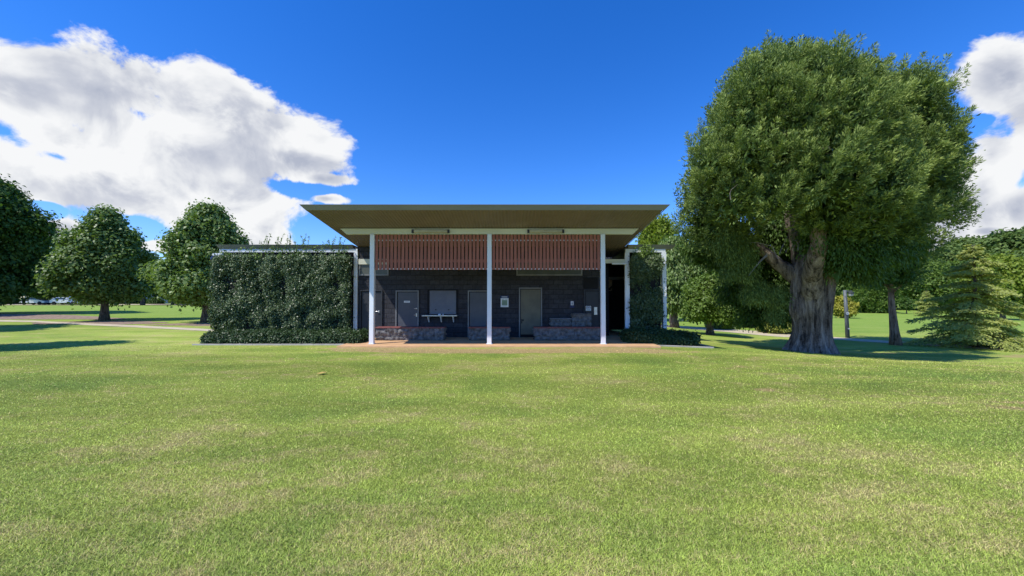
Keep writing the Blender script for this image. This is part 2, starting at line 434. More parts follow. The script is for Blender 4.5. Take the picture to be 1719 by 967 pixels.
# ------------------------------------------------------------------ grass blades
def grass():
    n = 620000
    d = rng.uniform(76, 470, n)
    Yd = 1.7*F/d; X = rng.uniform(-1030, 1030, n)/F*Yd
    keep = ~((Yd > 13.0) & (X > -6.2) & (X < 5.2)) & ~((Yd > 13.6) & (X > -11.8) & (X < 7.2))
    X = X[keep]; Yd = Yd[keep]; n = len(X)
    Z = gz(X, Yd)-.003
    w = .0044*np.maximum(1, Yd/3.2)*rng.uniform(.7, 1.3, n)
    h = rng.uniform(.009, .028, n)*np.clip(1.05-.02*Yd, .7, 1)
    az = rng.uniform(0, 2*math.pi, n); lean = rng.uniform(.3, 2.2, n)*h
    ba = az+rng.uniform(.9, 2.2, n)
    P = np.stack([X, Yd, Z], 1)
    B = np.stack([np.cos(ba), np.sin(ba), np.zeros(n)], 1)*(w/2)[:, None]
    T = P+np.stack([np.cos(az)*lean, np.sin(az)*lean, h], 1)
    V = np.empty((n, 3, 3)); V[:, 0] = P-B; V[:, 1] = P+B; V[:, 2] = T
    Fc = np.arange(n*3).reshape(n, 3)
    o = np_mesh('grass', V.reshape(-1, 3), Fc, M['blade'], rnd=rng.random(n))
    tag(o, 'short mown green grass blades with straw coloured thatch', 'grass', kind='stuff')
grass()

# ------------------------------------------------------------------ foliage
def unit(a): return a/np.maximum(np.linalg.norm(a, axis=1, keepdims=True), 1e-9)
def leaf_quads(P, D, Nn, Ln, Wd, r_, fold=.12):
    D = unit(D); B = unit(np.cross(D, Nn)); U = np.cross(B, D)
    Ln = Ln[:, None]; Wd = Wd[:, None]
    V = np.empty((len(P), 4, 3))
    V[:, 0] = P; V[:, 1] = P+D*Ln*.5+B*Wd*.5+U*Ln*fold
    V[:, 2] = P+D*Ln-U*Ln*fold*.5; V[:, 3] = P+D*Ln*.5-B*Wd*.5+U*Ln*fold
    return V.reshape(-1, 3)
def rsph(r_, n): return unit(r_.normal(size=(n, 3)))
def lobes_points(r_, lobes, n, inner=.2, thick=.22, lowcut=-.75):
    """points on the outer shell of a union of ellipsoid lobes (c, radii)"""
    C = np.array([l[:3] for l in lobes], float); Q = np.array([l[3:6] for l in lobes], float)
    wgt = (Q[:, 0]*Q[:, 2]+Q[:, 1]*Q[:, 2]+Q[:, 0]*Q[:, 1]); wgt /= wgt.sum()
    P = np.empty((0, 3)); D = np.empty((0, 3))
    while len(P) < n:
        k = int(n*1.8)
        i = r_.choice(len(C), k, p=wgt); d = rsph(r_, k)
        d = d[d[:, 2] > lowcut]; i = i[:len(d)]
        rad = 1-thick*np.abs(r_.normal(size=len(d)))*.7+.04*r_.normal(size=len(d))
        p = C[i]+d*Q[i]*rad[:, None]
        mn = np.full(len(p), 9.)
        for c, q in zip(C, Q):
            mn = np.minimum(mn, np.linalg.norm((p-c)/q, axis=1)+ .0)
        # inside test against other lobes
        ins = mn < rad-.22
        ok = ~ins | (r_.random(len(p)) < inner)
        P = np.r_[P, p[ok]]; D = np.r_[D, d[ok]]
    return P[:n], D[:n]
def foliage(name, lobes, n, size, mat, parent, seed, style='broad', cluster=6, cr=.22, wind=(0, 0, 0), inner=.2, asp=.62, lowcut=-.75, core=0, cs=2.4):
    r_ = np.random.default_rng(seed)
    nc = max(1, n//cluster)
    P, D = lobes_points(r_, lobes, nc, inner, lowcut=lowcut)
    k = cluster
    Pc = np.repeat(P, k, 0); Dc = np.repeat(D, k, 0); m = len(Pc)
    tone = np.repeat(r_.random(nc), k)*.55+r_.random(m)*.45
    if style == 'spray': tone = np.clip(tone*.7+.3*np.tile(np.arange(k)/k, nc), 0, 1)
    if style == 'broad':
        Pc = Pc+r_.normal(size=(m, 3))*cr
        nn = unit(Dc*.7+np.array([0, 0, .75])+r_.normal(size=(m, 3))*.55)
        dd = np.cross(nn, rsph(r_, m))+np.array([0, 0, -.35])
    elif style == 'spray':       # feathery conifer sprays fanned around one direction
        base = unit(np.repeat(unit(D*1.0+np.array(wind)+r_.normal(size=(nc, 3))*.45), k, 0))
        dd = base+r_.normal(size=(m, 3))*.38
        Pc = Pc+r_.normal(size=(m, 3))*cr+base*(r_.random((m, 1))*cr*1.6)
        nn = rsph(r_, m)*.75+Dc*1.5
    elif style == 'flat':        # flat drooping cedar plates
        Pc = Pc+r_.normal(size=(m, 3))*np.array([cr, cr, cr*.2])
        dd = Dc*np.array([1, 1, .15])+r_.normal(size=(m, 3))*.4+np.array([0, 0, -.2])
        nn = np.array([0, 0, 1.])+r_.normal(size=(m, 3))*.35
    elif style == 'weep':
        Pc = Pc+r_.normal(size=(m, 3))*cr
        dd = Dc*.5+np.array([0, 0, -1.0])+r_.normal(size=(m, 3))*.3
        nn = Dc+r_.normal(size=(m, 3))*.5
    Ln = size*r_.uniform(.65, 1.35, m); Wd = Ln*asp*r_.uniform(.75, 1.2, m)
    if core:      # deep, larger sprays that close the heart of the crown
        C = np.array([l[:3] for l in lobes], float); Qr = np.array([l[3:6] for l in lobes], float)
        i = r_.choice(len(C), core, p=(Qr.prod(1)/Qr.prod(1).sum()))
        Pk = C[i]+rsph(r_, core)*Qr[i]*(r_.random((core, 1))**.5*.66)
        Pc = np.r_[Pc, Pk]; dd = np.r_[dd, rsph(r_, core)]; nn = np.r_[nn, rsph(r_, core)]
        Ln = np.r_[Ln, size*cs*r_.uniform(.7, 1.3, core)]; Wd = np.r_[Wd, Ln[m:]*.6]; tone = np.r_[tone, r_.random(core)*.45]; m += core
    V = leaf_quads(Pc, dd, unit(nn), Ln, Wd, r_)
    return np_mesh(name, V, np.arange(m*4).reshape(m, 4), mat, parent, rnd=tone)

def crown_lobes(r_, profile, z0, z1, Rm, n, rl=(.30, .48), sy=1.0):
    """lobes filling a crown between z0 and z1; profile(u)->relative radius"""
    L_ = []
    H = z1-z0
    for i in range(n):
        u = (i+.5)/n*.96+.02+r_.uniform(-.03, .03); u = min(max(u, .03), .97)
        Rr = Rm*profile(u)*r_.uniform(.66, 1.12); a = i*2.399+r_.uniform(-.5, .5)
        q = Rm*r_.uniform(*rl)*(.55+.45*profile(u))
        d = max(0, Rr-q*.85)*r_.uniform(.8, 1.08)
        z = z0+u*H; z = min(z, z1-q*.75)
        L_.append((d*math.cos(a), d*math.sin(a)*sy, z, q, q*sy, q*r_.uniform(.72, .95)))
    for u in (.2, .4, .6, .78):
        q = Rm*profile(u)*.62
        L_.append((0, 0, z0+u*H, q, q*sy, min(q, H*.25)))
    return L_
PROF = {
    'round': lambda u: max(.15, math.sin(math.pi*min(1, max(0, u*.92+.06)))**.6),
    'egg': lambda u: max(.1, (1-u)**.62*(min(1, u/.22)**.5)*1.12),
    'cone': lambda u: max(.06, (1-u)**.85*min(1, u/.12+.4)),
    'dome': lambda u: max(.2, math.cos(u*math.pi/2*.92)**.6),
    'flat': lambda u: max(.25, 1-abs(u-.55)*1.1),
}
def trunk_mesh(r_, h, r, limbs, z_split, spread, seg=12, lean=(0, 0)):
    mb = MB()
    pts = []; rad = []
    for i in range(9):
        t = i/8
        pts.append((lean[0]*t*h+r*.25*math.sin(t*5+r_.uniform(0, 6))*t, lean[1]*t*h+r*.2*math.cos(t*4)*t, -.08+t*h))
        rad.append(r*(1+.55*math.exp(-t*9))*(1-.72*t))
    mb.tube(pts, rad, seg)
    for i in range(limbs):
        a = i*2.4+r_.uniform(-.3, .3); zz = z_split+(h-z_split)*.55*i/max(1, limbs)
        bx, by = lean[0]*zz, lean[1]*zz
        l = spread*r_.uniform(.6, 1.0)
        p = [(bx, by, zz), (bx+math.cos(a)*l*.35, by+math.sin(a)*l*.35, zz+l*.35), (bx+math.cos(a)*l, by+math.sin(a)*l, zz+l*.85)]
        mb.tube(p, [r*.42, r*.28, r*.07], 7)
    return mb
def tree(name, label, x, y, H, Rm, z0, prof, nl, n, size, leaf, seed, tr=.2, bark='bark', group=None, style='broad', cluster=6, cr=.22,
         rl=(.30, .48), asp=.62, lean=(0, 0), inner=.2, wind=(0, 0, 0), z=None, cat='tree', limbs=5):
    r_ = np.random.default_rng(seed)
    root = thing(name, label, cat, (x, y, float(gz(x, y)) if z is None else z), 0, group)
    trunk_mesh(r_, H*.8, tr, limbs, z0*.9, Rm*.6, lean=lean).build('trunk', M[bark], root, smooth=True)
    lb = crown_lobes(r_, PROF[prof], z0, H, Rm, nl, rl)
    lb = [(a+lean[0]*c, b+lean[1]*c, c, d, e, f) for a, b, c, d, e, f in lb]
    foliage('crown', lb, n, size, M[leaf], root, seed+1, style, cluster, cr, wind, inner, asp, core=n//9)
    return root
def copy_tree(root, x, y, label, s=1.0, rz=0, sz=None, group=None, name=None):
    c = root.copy(); COL.objects.link(c); c.location = (x, y, float(gz(x, y)))
    c.scale = (s, s, sz or s); c.rotation_euler = (0, 0, rz); c['label'] = label
    if group: c['group'] = group
    for ch in root.children:
        k = ch.copy(); COL.objects.link(k); k.parent = c
    return c
def shrub(name, label, x, y, H, Rm, n, size, leaf, seed, style='broad', prof='dome', cat='shrub', group=None, nl=10, cr=.12, asp=.6, z0=.1):
    return tree(name, label, x, y, H, Rm, z0, prof, nl, n, size, leaf, seed, tr=.07*max(.6, Rm*.6), style=style, cr=cr, cat=cat, group=group, asp=asp, limbs=4)

# ------------------------------------------------------------------ the big conifer on the right
BT = (11.55, 15.0, float(gz(11.55, 15)))
def big_tree():
    r_ = np.random.default_rng(21)
    root = thing('conifer_tree', 'huge old conifer with a wide billowing crown and thick fluted trunk', 'tree', BT)
    def loc(px, py, dy=0.0):
        p = W(px, py, 15+dy); return (p[0]-BT[0], p[1]-BT[1], p[2]-BT[2])
    # fluted trunk: rings
    zc = [-.15, 0, .15, .4, .8, 1.2, 1.6, 2.0, 2.5, 3.0, 3.5, 4.2]
    rr = [.84, .79, .74, .66, .60, .60, .65, .69, .71, .68, .58, .44]
    cx = [-.0, 0, .0, .02, .05, .05, .03, .04, .08, .12, .18, .22]
    seg = 300; V = []; Fc = []
    zs = np.linspace(-.15, 4.2, 70); rs = np.interp(zs, zc, rr); cs = np.interp(zs, zc, cx)
    fr = [(int(k_), r_.uniform(0, 6.28), r_.uniform(-.5, .5), r_.uniform(.4, 1.6), r_.uniform(0, 6)) for k_ in (13, 17, 23, 29, 37, 43, 53, 61)]
    for z, r, c in zip(zs, rs, cs):
        t = 2*math.pi*np.arange(seg)/seg
        fl = 1+.075*np.sin(6*t+.6+z*.35)+.05*np.sin(11*t+1.2-z*.5)
        for k_, p_, tw, wf, wp in fr:
            w_ = np.sin(k_*t+p_+tw*z+.9*math.sin(wf*z+wp)+.5*np.sin(3*t+wp))
            fl = fl+(.030*(1-np.abs(w_))**2-.010)*(13/k_)**.35
        fl = fl+.17*np.maximum(0, np.cos(t-3.1))**3*math.exp(-((z-1.55)/.35)**2)      # burl on the left side
        fl = fl+(.13*np.maximum(0, np.sin(5*t+2.2))+.10*np.maximum(0, np.sin(8*t+.4)))*math.exp(-max(z, 0)*2.6)
        V += [(c+r*f_*math.cos(q), r*f_*math.sin(q)*.92, z) for f_, q in zip(fl, t)]
    for i in range(len(zs)-1):
        for k in range(seg):
            k2 = (k+1) % seg; Fc.append((i*seg+k, i*seg+k2, (i+1)*seg+k2, (i+1)*seg+k))
    np_mesh('trunk', V, Fc, M['bark_big'], root, smooth=True)
    # limbs
    def limb(name, pts, rad, mat='bark_big', seg=12):
        pts = np.array(pts, float); t = np.linspace(0, len(pts)-1, 4*len(pts)); o = np.arange(len(pts))
        q = np.stack([np.interp(t, o, pts[:, j]) for j in range(3)], 1); q[1:-1] += r_.normal(size=(len(q)-2, 3))*.03
        rd = np.interp(t, o, rad)
        MB().tube(q, list(rd), seg).build(name, M[mat], root, smooth=True)
    limb('limb', [(.05, -.05, 1.2), (-.22, -.38, 2.3), (-.65, -1.05, 3.2), (-1.0, -1.75, 4.1), (-1.25, -2.1, 5.2), (-1.5, -1.3, 6.6), (-1.6, -1.2, 8)],
         [.40, .36, .30, .24, .19, .13, .05])
    limb('limb', [(.35, .1, 2.0), (.55, .15, 3.4), (.75, .2, 5), (.9, .2, 7), (1, .2, 9.5)], [.5, .38, .32, .22, .07])
    limb('limb', [(.0, .1, 2.6), (-.05, .3, 4), (-.3, .5, 6), (-.5, .5, 10.2)], [.5, .4, .3, .07])
    limb('limb', [(.45, -.1, 2.8), (1.2, -.45, 3.7), (2.2, -.7, 4.3), (3.6, -.9, 5.2)], [.22, .17, .12, .05])
    limb('limb', [(-.3, .2, 2.8), (-1.4, .5, 3.9), (-2.8, .6, 4.9), (-4, .6, 6)], [.3, .2, .14, .05])
    limb('limb', [(.4, .3, 3), (1.8, .9, 4.6), (3.4, 1.2, 6.2)], [.28, .2, .06])
    # grey dead twigs inside the crown
    for i in range(44):
        if i < 20: px, py = r_.uniform(1285, 1340), r_.uniform(345, 430)
        else: px, py = r_.uniform(1225, 1480), r_.uniform(190, 400)
        p = np.array(loc(px, py, r_.uniform(-1.9, -.9) if i < 26 else r_.uniform(-3.3, -2.2)))
        d = r_.normal(size=3)*np.array([.5, .25, .35]); q = [p]
        for s_ in range(3): d = d*.8+r_.normal(size=3)*.15; q.append(q[-1]+d*.42)
        MB().tube(q, [.018, .013, .009, .003], 5).build('dead_twig', M['twig'], root)
    # crown lobes laid along the outline of the crown
    O = [(1192, 335, 45), (1203, 275, 50), (1232, 215, 55), (1262, 152, 58), (1295, 115, 52), (1340, 105, 45), (1390, 120, 46),
         (1435, 135, 46), (1520, 160, 50), (1545, 175, 38), (1480, 170, 45), (1560, 225, 38), (1555, 280, 50), (1568, 320, 30), (1572, 265, 26), (1550, 345, 48),
         (1505, 375, 42), (1180, 380, 42), (1230, 385, 45),
         (1285, 170, 62), (1345, 190, 70), (1410, 200, 70), (1470, 235, 70), (1520, 270, 60), (1250, 260, 62), (1310, 270, 70),
         (1380, 290, 75), (1450, 320, 72), (1240, 330, 55), (1300, 335, 50), (1390, 355, 62), (1440, 380, 50), (1480, 345, 60)]
    lobes = []
    cc = np.array(loc(1385, 270, 0))
    for px, py, rp in O:
        py += 16*max(0, (330-py)/230.0)
        # depth: crown is a body about 8 m deep, lobes near the outline sit at its middle
        u = (px-1380)/245.0; v = (py-235)/190.0; dpt = max(0, 1-u*u-v*v*.9)**.5
        for sgn in (-1, 1):
            if dpt < .35 and sgn > 0: continue
            dy = (sgn*dpt*3.3 if dpt > .35 else 0)+r_.uniform(-.35, .35)
            c = loc(px, py, dy); rad = rp/43.3*.70*(15+dy)/15*r_.uniform(.78, 1.18)
            lobes.append((*c, rad, rad, rad))
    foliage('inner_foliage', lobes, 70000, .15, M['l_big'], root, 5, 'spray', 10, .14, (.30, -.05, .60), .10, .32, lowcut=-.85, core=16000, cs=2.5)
    big = [(a, b, c, d*1.12, e*1.12, f*1.12) for a, b, c, d, e, f in lobes]
    np_ = 4400; k = 118
    Pb, Db = lobes_points(r_, big, np_, .04, .10, -.8)
    ax = unit(Db*.75+np.array([.28, -.05, .80])+r_.normal(size=(np_, 3))*.22)
    ln = r_.uniform(.34, .95, np_)*(1-.35*(Db[:, 2] < -.2)); wd = r_.uniform(.11, .21, np_)
    t = r_.random((np_, k))**.75; ph = r_.uniform(0, 6.283, (np_, k)); rr_ = r_.random((np_, k))**.5
    B1 = unit(np.cross(ax, np.array([.3, 1., .2]))); B2 = np.cross(ax, B1)
    rad = rr_*wd[:, None]*(1-t*.72)*(.55+1.6*t*(1-t)+.25)
    rdir = B1[:, None]*np.cos(ph)[..., None]+B2[:, None]*np.sin(ph)[..., None]
    P = (Pb-ax*ln[:, None]*.25)[:, None]+ax[:, None]*(t*ln[:, None])[..., None]+rdir*rad[..., None]
    dd = (ax[:, None]*.95+rdir*.75+r_.normal(size=(np_, k, 3))*.35).reshape(-1, 3)
    nn = unit((rdir*.9+ax[:, None]*.25+r_.normal(size=(np_, k, 3))*.55).reshape(-1, 3)); m = np_*k
    tone = np.clip(.13+.66*t+.25*rr_-.12+r_.normal(size=(np_, k))*.10+r_.uniform(-.12, .12, (np_, 1)), 0, 1).ravel()  # new growth lighter at tips; bases darkened to paint shade between plumes
    Ln = .098*r_.uniform(.7, 1.4, m)
    V = leaf_quads(P.reshape(-1, 3), dd, nn, Ln, Ln*.20, r_, .06)
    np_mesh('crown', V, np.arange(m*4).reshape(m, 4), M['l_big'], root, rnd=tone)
    # ragged leaders standing out of the outline
    sp = []
    for px, py in ((1240, 95), (1262, 82), (1290, 68), (1318, 62), (1335, 60), (1352, 68), (1385, 78), (1402, 78), (1428, 88), (1452, 96),
                   (1475, 112), (1515, 115), (1545, 122), (1568, 140), (1580, 180), (1215, 125), (1200, 165), (1178, 225), (1160, 260),
                   (1148, 300), (1142, 345), (1600, 235), (1612, 262), (1618, 300), (1616, 330), (1608, 350), (1585, 372), (1560, 395), (1595, 290), (1150, 385), (1585, 210)):
        c = loc(px+(1385-px)*.035+r_.uniform(-5, 5), py+26+r_.uniform(-4, 6), r_.uniform(-.6, .6)); s_ = r_.uniform(.24, .42)
        sp.append((c[0], c[1], c[2], s_*.8, s_*.8, s_*1.3))
    foliage('crown_fringe', sp, 12000, .12, M['l_big'], root, 6, 'spray', 8, .10, (.45, 0, .7), .5, .34)
    # low hanging branches behind and beside the trunk
    hl = []
    for px, py, rp, dy in ((1235, 418, 32, .1), (1240, 450, 28, .3), (1268, 492, 22, .6), (1306, 500, 20, .5), (1302, 528, 16, .7), (1215, 400, 34, .0)):
        c = loc(px, py, dy); rad = rp/43.3; hl.append((*c, rad*.9, rad*.9, rad))
    foliage('hanging_foliage', hl, 26000, .10, M['l_big'], root, 9, 'weep', 9, .12, (0, 0, 0), .2, .24)
    lowl = []
    for px, py, rp, dy in ((1215, 420, 42, 2.2), (1255, 440, 46, 2.4), (1300, 455, 40, 2.6), (1240, 490, 36, 2.8), (1290, 505, 34, 2.2),
                           (1315, 480, 30, 1.8), (1180, 415, 34, 1.8), (1265, 530, 24, 2.6), (1310, 530, 22, 2.2), (1430, 440, 36, 2.5), (1470, 425, 34, 2.2), (1400, 430, 40, 2.5), (1345, 440, 40, 2.8), (1300, 395, 44, 1.6), (1330, 380, 40, 1.5), (1345, 410, 36, 1.7), (1410, 410, 34, -1.3), (1445, 425, 34, -1.2), (1385, 395, 34, -1.4), (1475, 415, 34, -.8), (1440, 455, 24, -.6), (1410, 440, 20, -1.2), (1470, 450, 22, .3), (1505, 415, 30, .2)):
        c = loc(px, py, dy); rad = rp/43.3*1.08; lowl.append((c[0], c[1], c[2], rad, rad, rad*1.05))
    foliage('low_branch_foliage', lowl, 60000, .13, M['l_dark'], root, 8, 'weep', 9, .15, (0, 0, 0), .25, .34, core=7000, cs=2.8)  # darker leaf colour than the crown, painting the shade beneath it
big_tree()

# ------------------------------------------------------------------ broadleaf trees on the left
p = G(175, 538)
tree('broadleaf_tree', 'round-crowned broadleaf tree, the middle of the three trees on the left lawn', p[0], p[1], 8.1, 3.15, 1.5, 'egg', 62, 58000, .20, 'l_maple', 31, tr=.22,
     group='round broadleaf trees on the left lawn', cr=.22, asp=.75, rl=(.17, .33))
p = G(347, 541)
tree('broadleaf_tree', 'tall round-crowned broadleaf tree closest to the left end of the pavilion', p[0], p[1], 8.05, 3.5, 1.5, 'egg', 62, 58000, .20, 'l_maple', 52, tr=.26,
     group='round broadleaf trees on the left lawn', cr=.22, asp=.75, rl=(.17, .33))
p = G(8, 527)
tree('broadleaf_tree', 'large dark dense tree at the left edge, its branches nearly touching the lawn', p[0]-3.3, p[1], 11.8, 5.6, .9, 'round', 46, 62000, .30, 'l_dark', 77, tr=.5,
     group='round broadleaf trees on the left lawn', cr=.3, asp=.6, rl=(.2, .36))
# neighbours just outside the frame whose shadows lie on the lawn
tree('broadleaf_tree', 'leafy tree outside the left edge, throwing its shadow on the near lawn', -19.7, 11.6, 7.4, 2.0, 3.2, 'egg', 16, 16000, .2, 'l_maple', 80, tr=.2)
tree('broadleaf_tree', 'wide leafy tree outside the left edge, throwing its shadow over the path', -32.5, 18.4, 8.2, 4.2, 2.2, 'round', 20, 20000, .32, 'l_dark', 81, tr=.3)
for i, (px, py, rx, ry) in enumerate(((347, 544, 3.6, 1.5), (165, 541.5, 4.2, 1.7), (10, 531, 8, 2.6))):
    p = G(px, py); patch('mulch_brown_ground', p[0]+.6, p[1]-.2, rx, ry, M['mulch'], .010, i)

# ------------------------------------------------------------------ right hand trees
p = G(1192, 562)
tree('round_tree', 'small round-topped tree with short dark trunk right of the pavilion', p[0], p[1], 3.55, 1.85, .95, 'dome', 18, 26000, .14, 'l_mid', 91, tr=.2, cr=.13, asp=.7, limbs=6)
p = G(1504, 579)
root = tree('pine_tree', 'slender leaning pine with bare trunk in front of the path', p[0], p[1], 7.6, 2.0, 3.1, 'flat', 12, 15000, .22, 'l_dark', 93, tr=.19, bark='bark_warm', style='spray', cr=.2, asp=.16, lean=(-.07, 0), wind=(0, 0, .2), limbs=7)
# cedar with flat tiers
def cedar(x, y, H, Rm, n, seed, label, group=None, size=.14):
    r_ = np.random.default_rng(seed)
    root = thing('cedar_tree', label, 'tree', (x, y, float(gz(x, y))), 0, group)
    mb = MB(); mb.tube([(0, 0, -.05), (0.03, 0, H*.5), (.1, 0, H*.97)], [.16*H/6, .09*H/6, .01], 10)
    P = []; D = []; Q = []
    nb = 112
    for i in range(nb):
        u = i/nb; z = .22+u**1.15*(H-.4); Lb = Rm*(1-u)**.74*r_.uniform(.45, 1.14)+.12; z += r_.uniform(-.12, .12)*(u < .9)
        a = i*2.399+r_.uniform(-.4, .4); ca, sa = math.cos(a), math.sin(a)
        rise = r_.uniform(-.02, .42)*(0.4+u)
        m = int(n/nb*(Lb/Rm+.15)*1.5)
        t = r_.random(m)**.5
        side = r_.normal(size=m)*.20*Lb*(1-t*.55)*(t+.12)*1.2
        zz = z+Lb*(rise*t-.30*t*t)+r_.normal(size=m)*.035-np.abs(side)*.18
        P.append(np.stack([ca*Lb*t-sa*side, sa*Lb*t+ca*side, zz], 1))
        sd = np.sign(side)*.8
        D.append(np.stack([ca-sa*sd, sa+ca*sd, np.full(m, -.55)], 1)); Q.append(np.tile((ca, sa, 0.), (m, 1)))
        mb.tube([(0, 0, z), (ca*Lb*.5, sa*Lb*.5, z+Lb*(rise*.5-.075)), (ca*Lb*.95, sa*Lb*.95, z+Lb*(rise-.30))], [.03, .018, .005], 5)
    mb.build('trunk', M['bark'], root, smooth=True)
    P = np.concatenate(P); D = np.concatenate(D); m = len(P)
    D = D+r_.normal(size=(m, 3))*.35
    nn = np.concatenate(Q)*.8+np.array([-.15, -.25, .7])+r_.normal(size=(m, 3))*.5
    Ln = size*r_.uniform(.7, 1.3, m)
    V = leaf_quads(P, D, unit(nn), Ln, Ln*.42, r_, .02)
    np_mesh('crown', V, np.arange(m*4).reshape(m, 4), M['l_cedar'], root, rnd=np.clip(P[:, 2]*0+r_.random(m)*.7+.15, 0, 1))
    return root
p = G(1650, 584)
cedar(p[0], p[1]+.3, 5.5, 2.75, 34000, 101, 'spreading blue-green cedar with flat tiered branches down to the grass')
p = G(1556, 531)
cedar(p[0], p[1], 3.9, 1.7, 6000, 103, 'small grey-green cedar far across the lawn behind the big cedar', size=.2)
def at_ground(px, Y):
    x = (px-859.5)/F*Y; return x, Y
def hgt(py, x, Y):   # height above ground for a top seen at py
    return W(860, py, Y)[2]-float(gz(x, Y))
# backdrop trees right of the pavilion
x, y = at_ground(1105, 44)
tree('yellow_green_tree', 'sunlit yellow-green tree showing above the right wing roof', x, y, hgt(372, x, y), 3.6, 2.0, 'egg', 22, 26000, .36, 'l_yel', 111, tr=.3, cr=.3, style='spray', asp=.5)
x, y = at_ground(1132, 30)
tree('drooping_tree', 'mid green drooping tree behind the small round tree', x, y, hgt(402, x, y), 2.2, 1.4, 'round', 18, 30000, .24, 'l_maple', 112, tr=.25, cr=.2, style='weep', asp=.4)
x, y = at_ground(1255, 34)
tree('dark_tree', 'dark bushy tree in the shade behind the big conifer, its skirt low', x, y, hgt(405, x, y), 3.6, .9, 'round', 20, 26000, .3, 'l_dark', 113, tr=.3, cr=.24)
p = G(1218, 553)
shrub('weeping_shrub', 'weeping shrub by the path behind the small round tree', p[0], p[1]+1, 1.3, 1.35, 7000, .16, 'l_mid', 114, 'weep')
p = G(1312, 561)
shrub('leafy_shrub', 'pale green spreading shrub at the path beside the thick trunk', p[0], p[1]+.6, 1.15, 1.15, 8000, .14, 'l_cedar', 115, 'flat')
p = G(1414, 534)
shrub('golden_shrub', 'golden-yellow rounded shrub behind the lamp post', p[0], p[1], 2.75, 1.5, 9000, .22, 'l_gold', 116, prof='round', z0=.35)
x, y = at_ground(1462, 72)
tree('dense_conifer', 'broad dense green conifer at the far side of the lawn', x, y, hgt(432, x, y), 4.2, .3, 'egg', 22, 22000, .45, 'l_mid', 117, tr=.4, cr=.35, style='spray', asp=.4)
p = G(1522, 527)
tree('small_round_tree', 'small dark round tree on a thin trunk far across the lawn', p[0], p[1], 2.7, 1.2, .9, 'round', 9, 4500, .2, 'l_dark', 118, tr=.08, cr=.14)
x, y = at_ground(1682, 46)
tree('yellow_green_tree', 'bright yellow-green tree rising behind the big cedar', x, y, hgt(432, x, y), 3.2, 1.5, 'round', 16, 20000, .32, 'l_yel', 119, tr=.2, cr=.26)
# wooded rise along the far right
def far_proto(seed, leaf, H, Rm, prof, name, label, x, y, group, zb=.12):
    return tree(name, label, x, y, H, Rm, H*zb, prof, 26, 17000, H*.045, leaf, seed, tr=H*.03, cr=H*.022, group=group, rl=(.24, .4))
gf = 'trees of the wooded rise beyond the right lawn'
x, y = at_ground(1590, 95)
A_ = far_proto(131, 'l_far', 15.0, 7.6, 'dome', 'woodland_tree', 'tall grey-green woodland tree beyond the right lawn', x, y, gf)
x, y = at_ground(1660, 110)
B_ = far_proto(132, 'l_far', 19.0, 10, 'round', 'woodland_tree', 'broad rounded woodland tree beyond the right lawn', x, y, gf)
x, y = at_ground(1560, 84)
C_ = far_proto(133, 'l_mid', 11.0, 6, 'round', 'woodland_tree', 'brighter green woodland tree beyond the right lawn', x, y, gf)
k = 0
for px, Y, pr_, top in ((1530, 100, 'A', 425), (1625, 118, 'A', 400), (1700, 104, 'A', 388), (1745, 112, 'B', 384), (1610, 90, 'C', 440), (1500, 92, 'B', 420),
                       (1440, 100, 'A', 425), (1380, 96, 'B', 430), (1320, 100, 'C', 440), (1270, 92, 'A', 440), (1215, 98, 'C', 420), (1160, 95, 'B', 430), (1790, 100, 'A', 380),
                       (1850, 96, 'B', 370), (1665, 86, 'C', 430), (1725, 78, 'B', 430), (1100, 105, 'A', 430), (1930, 90, 'C', 400)):
    P_, H0 = {'A': (A_, 15.), 'B': (B_, 19.), 'C': (C_, 11.)}[pr_]
    x, y = at_ground(px, Y); s = hgt(top, x, y)/H0
    copy_tree(P_, x, y, P_['label'], s*1.1, k*1.9, s, gf); k += 1
# band behind the houses on the left
gl = 'dark street trees beyond the left lawn'
x, y = at_ground(240, 72)
S_ = far_proto(141, 'l_dark', 9.0, 5.2, 'round', 'street_tree', 'dark street tree beyond the left lawn', x, y, gl, .24)
k = 0
for px, Y, top in ((20, 92, 440), (-40, 80, 430), (75, 76, 462), (130, 80, 455), (175, 86, 448), (290, 78, 470), (330, 88, 460), (390, 80, 468), (450, 84, 450),
                   (-110, 86, 440), (510, 90, 450)):
    x, y = at_ground(px, Y); s = hgt(top, x, y)/9.0
    copy_tree(S_, x, y, S_['label'], s*1.25, k*1.3, s, gl); k += 1
# low garden shrubs along the far kerb
gs = 'garden shrubs along the far kerb'
x, y = at_ground(125, 85)
H_ = shrub('garden_shrub', 'dark garden shrub along the far kerb on the left', x, y, 1.7, 2.0, 2600, .3, 'l_dark', 151, group=gs, cr=.2)
for i, px in enumerate((80, 160, 230, 262, 300, 375, 20)):
    x, y = at_ground(px, 84+1.5*(i % 3)); copy_tree(H_, x, y, H_['label'], .7+.35*((i*7) % 5)/5, i*1.1, None, gs)

# ------------------------------------------------------------------ pavilion
S0 = 3.92   # soffit slope helper: z = 4.41 - .148*(y-12.13)
def sz(y): return 4.41-.148*(y-12.13)
PAV = thing('park_pavilion', 'low park pavilion with a broad oversailing roof, slatted screens and dark block wall', 'pavilion', (0, 0, 0))
YW = 16.25
# roof
mb = MB()
xl, xr = -6.50, 4.80; yb = 18.2; yf = 12.13
mb.quadbox([(xl+.02, yf+.02, sz(yf)+.03), (xr-.02, yf+.02, sz(yf)+.03), (xr-.02, yb, sz(yb)+.03), (xl+.02, yb, sz(yb)+.03),
            (xl-.10, yf-.06, sz(yf)+.15), (xr+.10, yf-.06, sz(yf)+.15), (xr+.10, yb, sz(yb)+.15), (xl-.10, yb, sz(yb)+.15)])
RF = mb.build('roof', M['roof'], PAV)
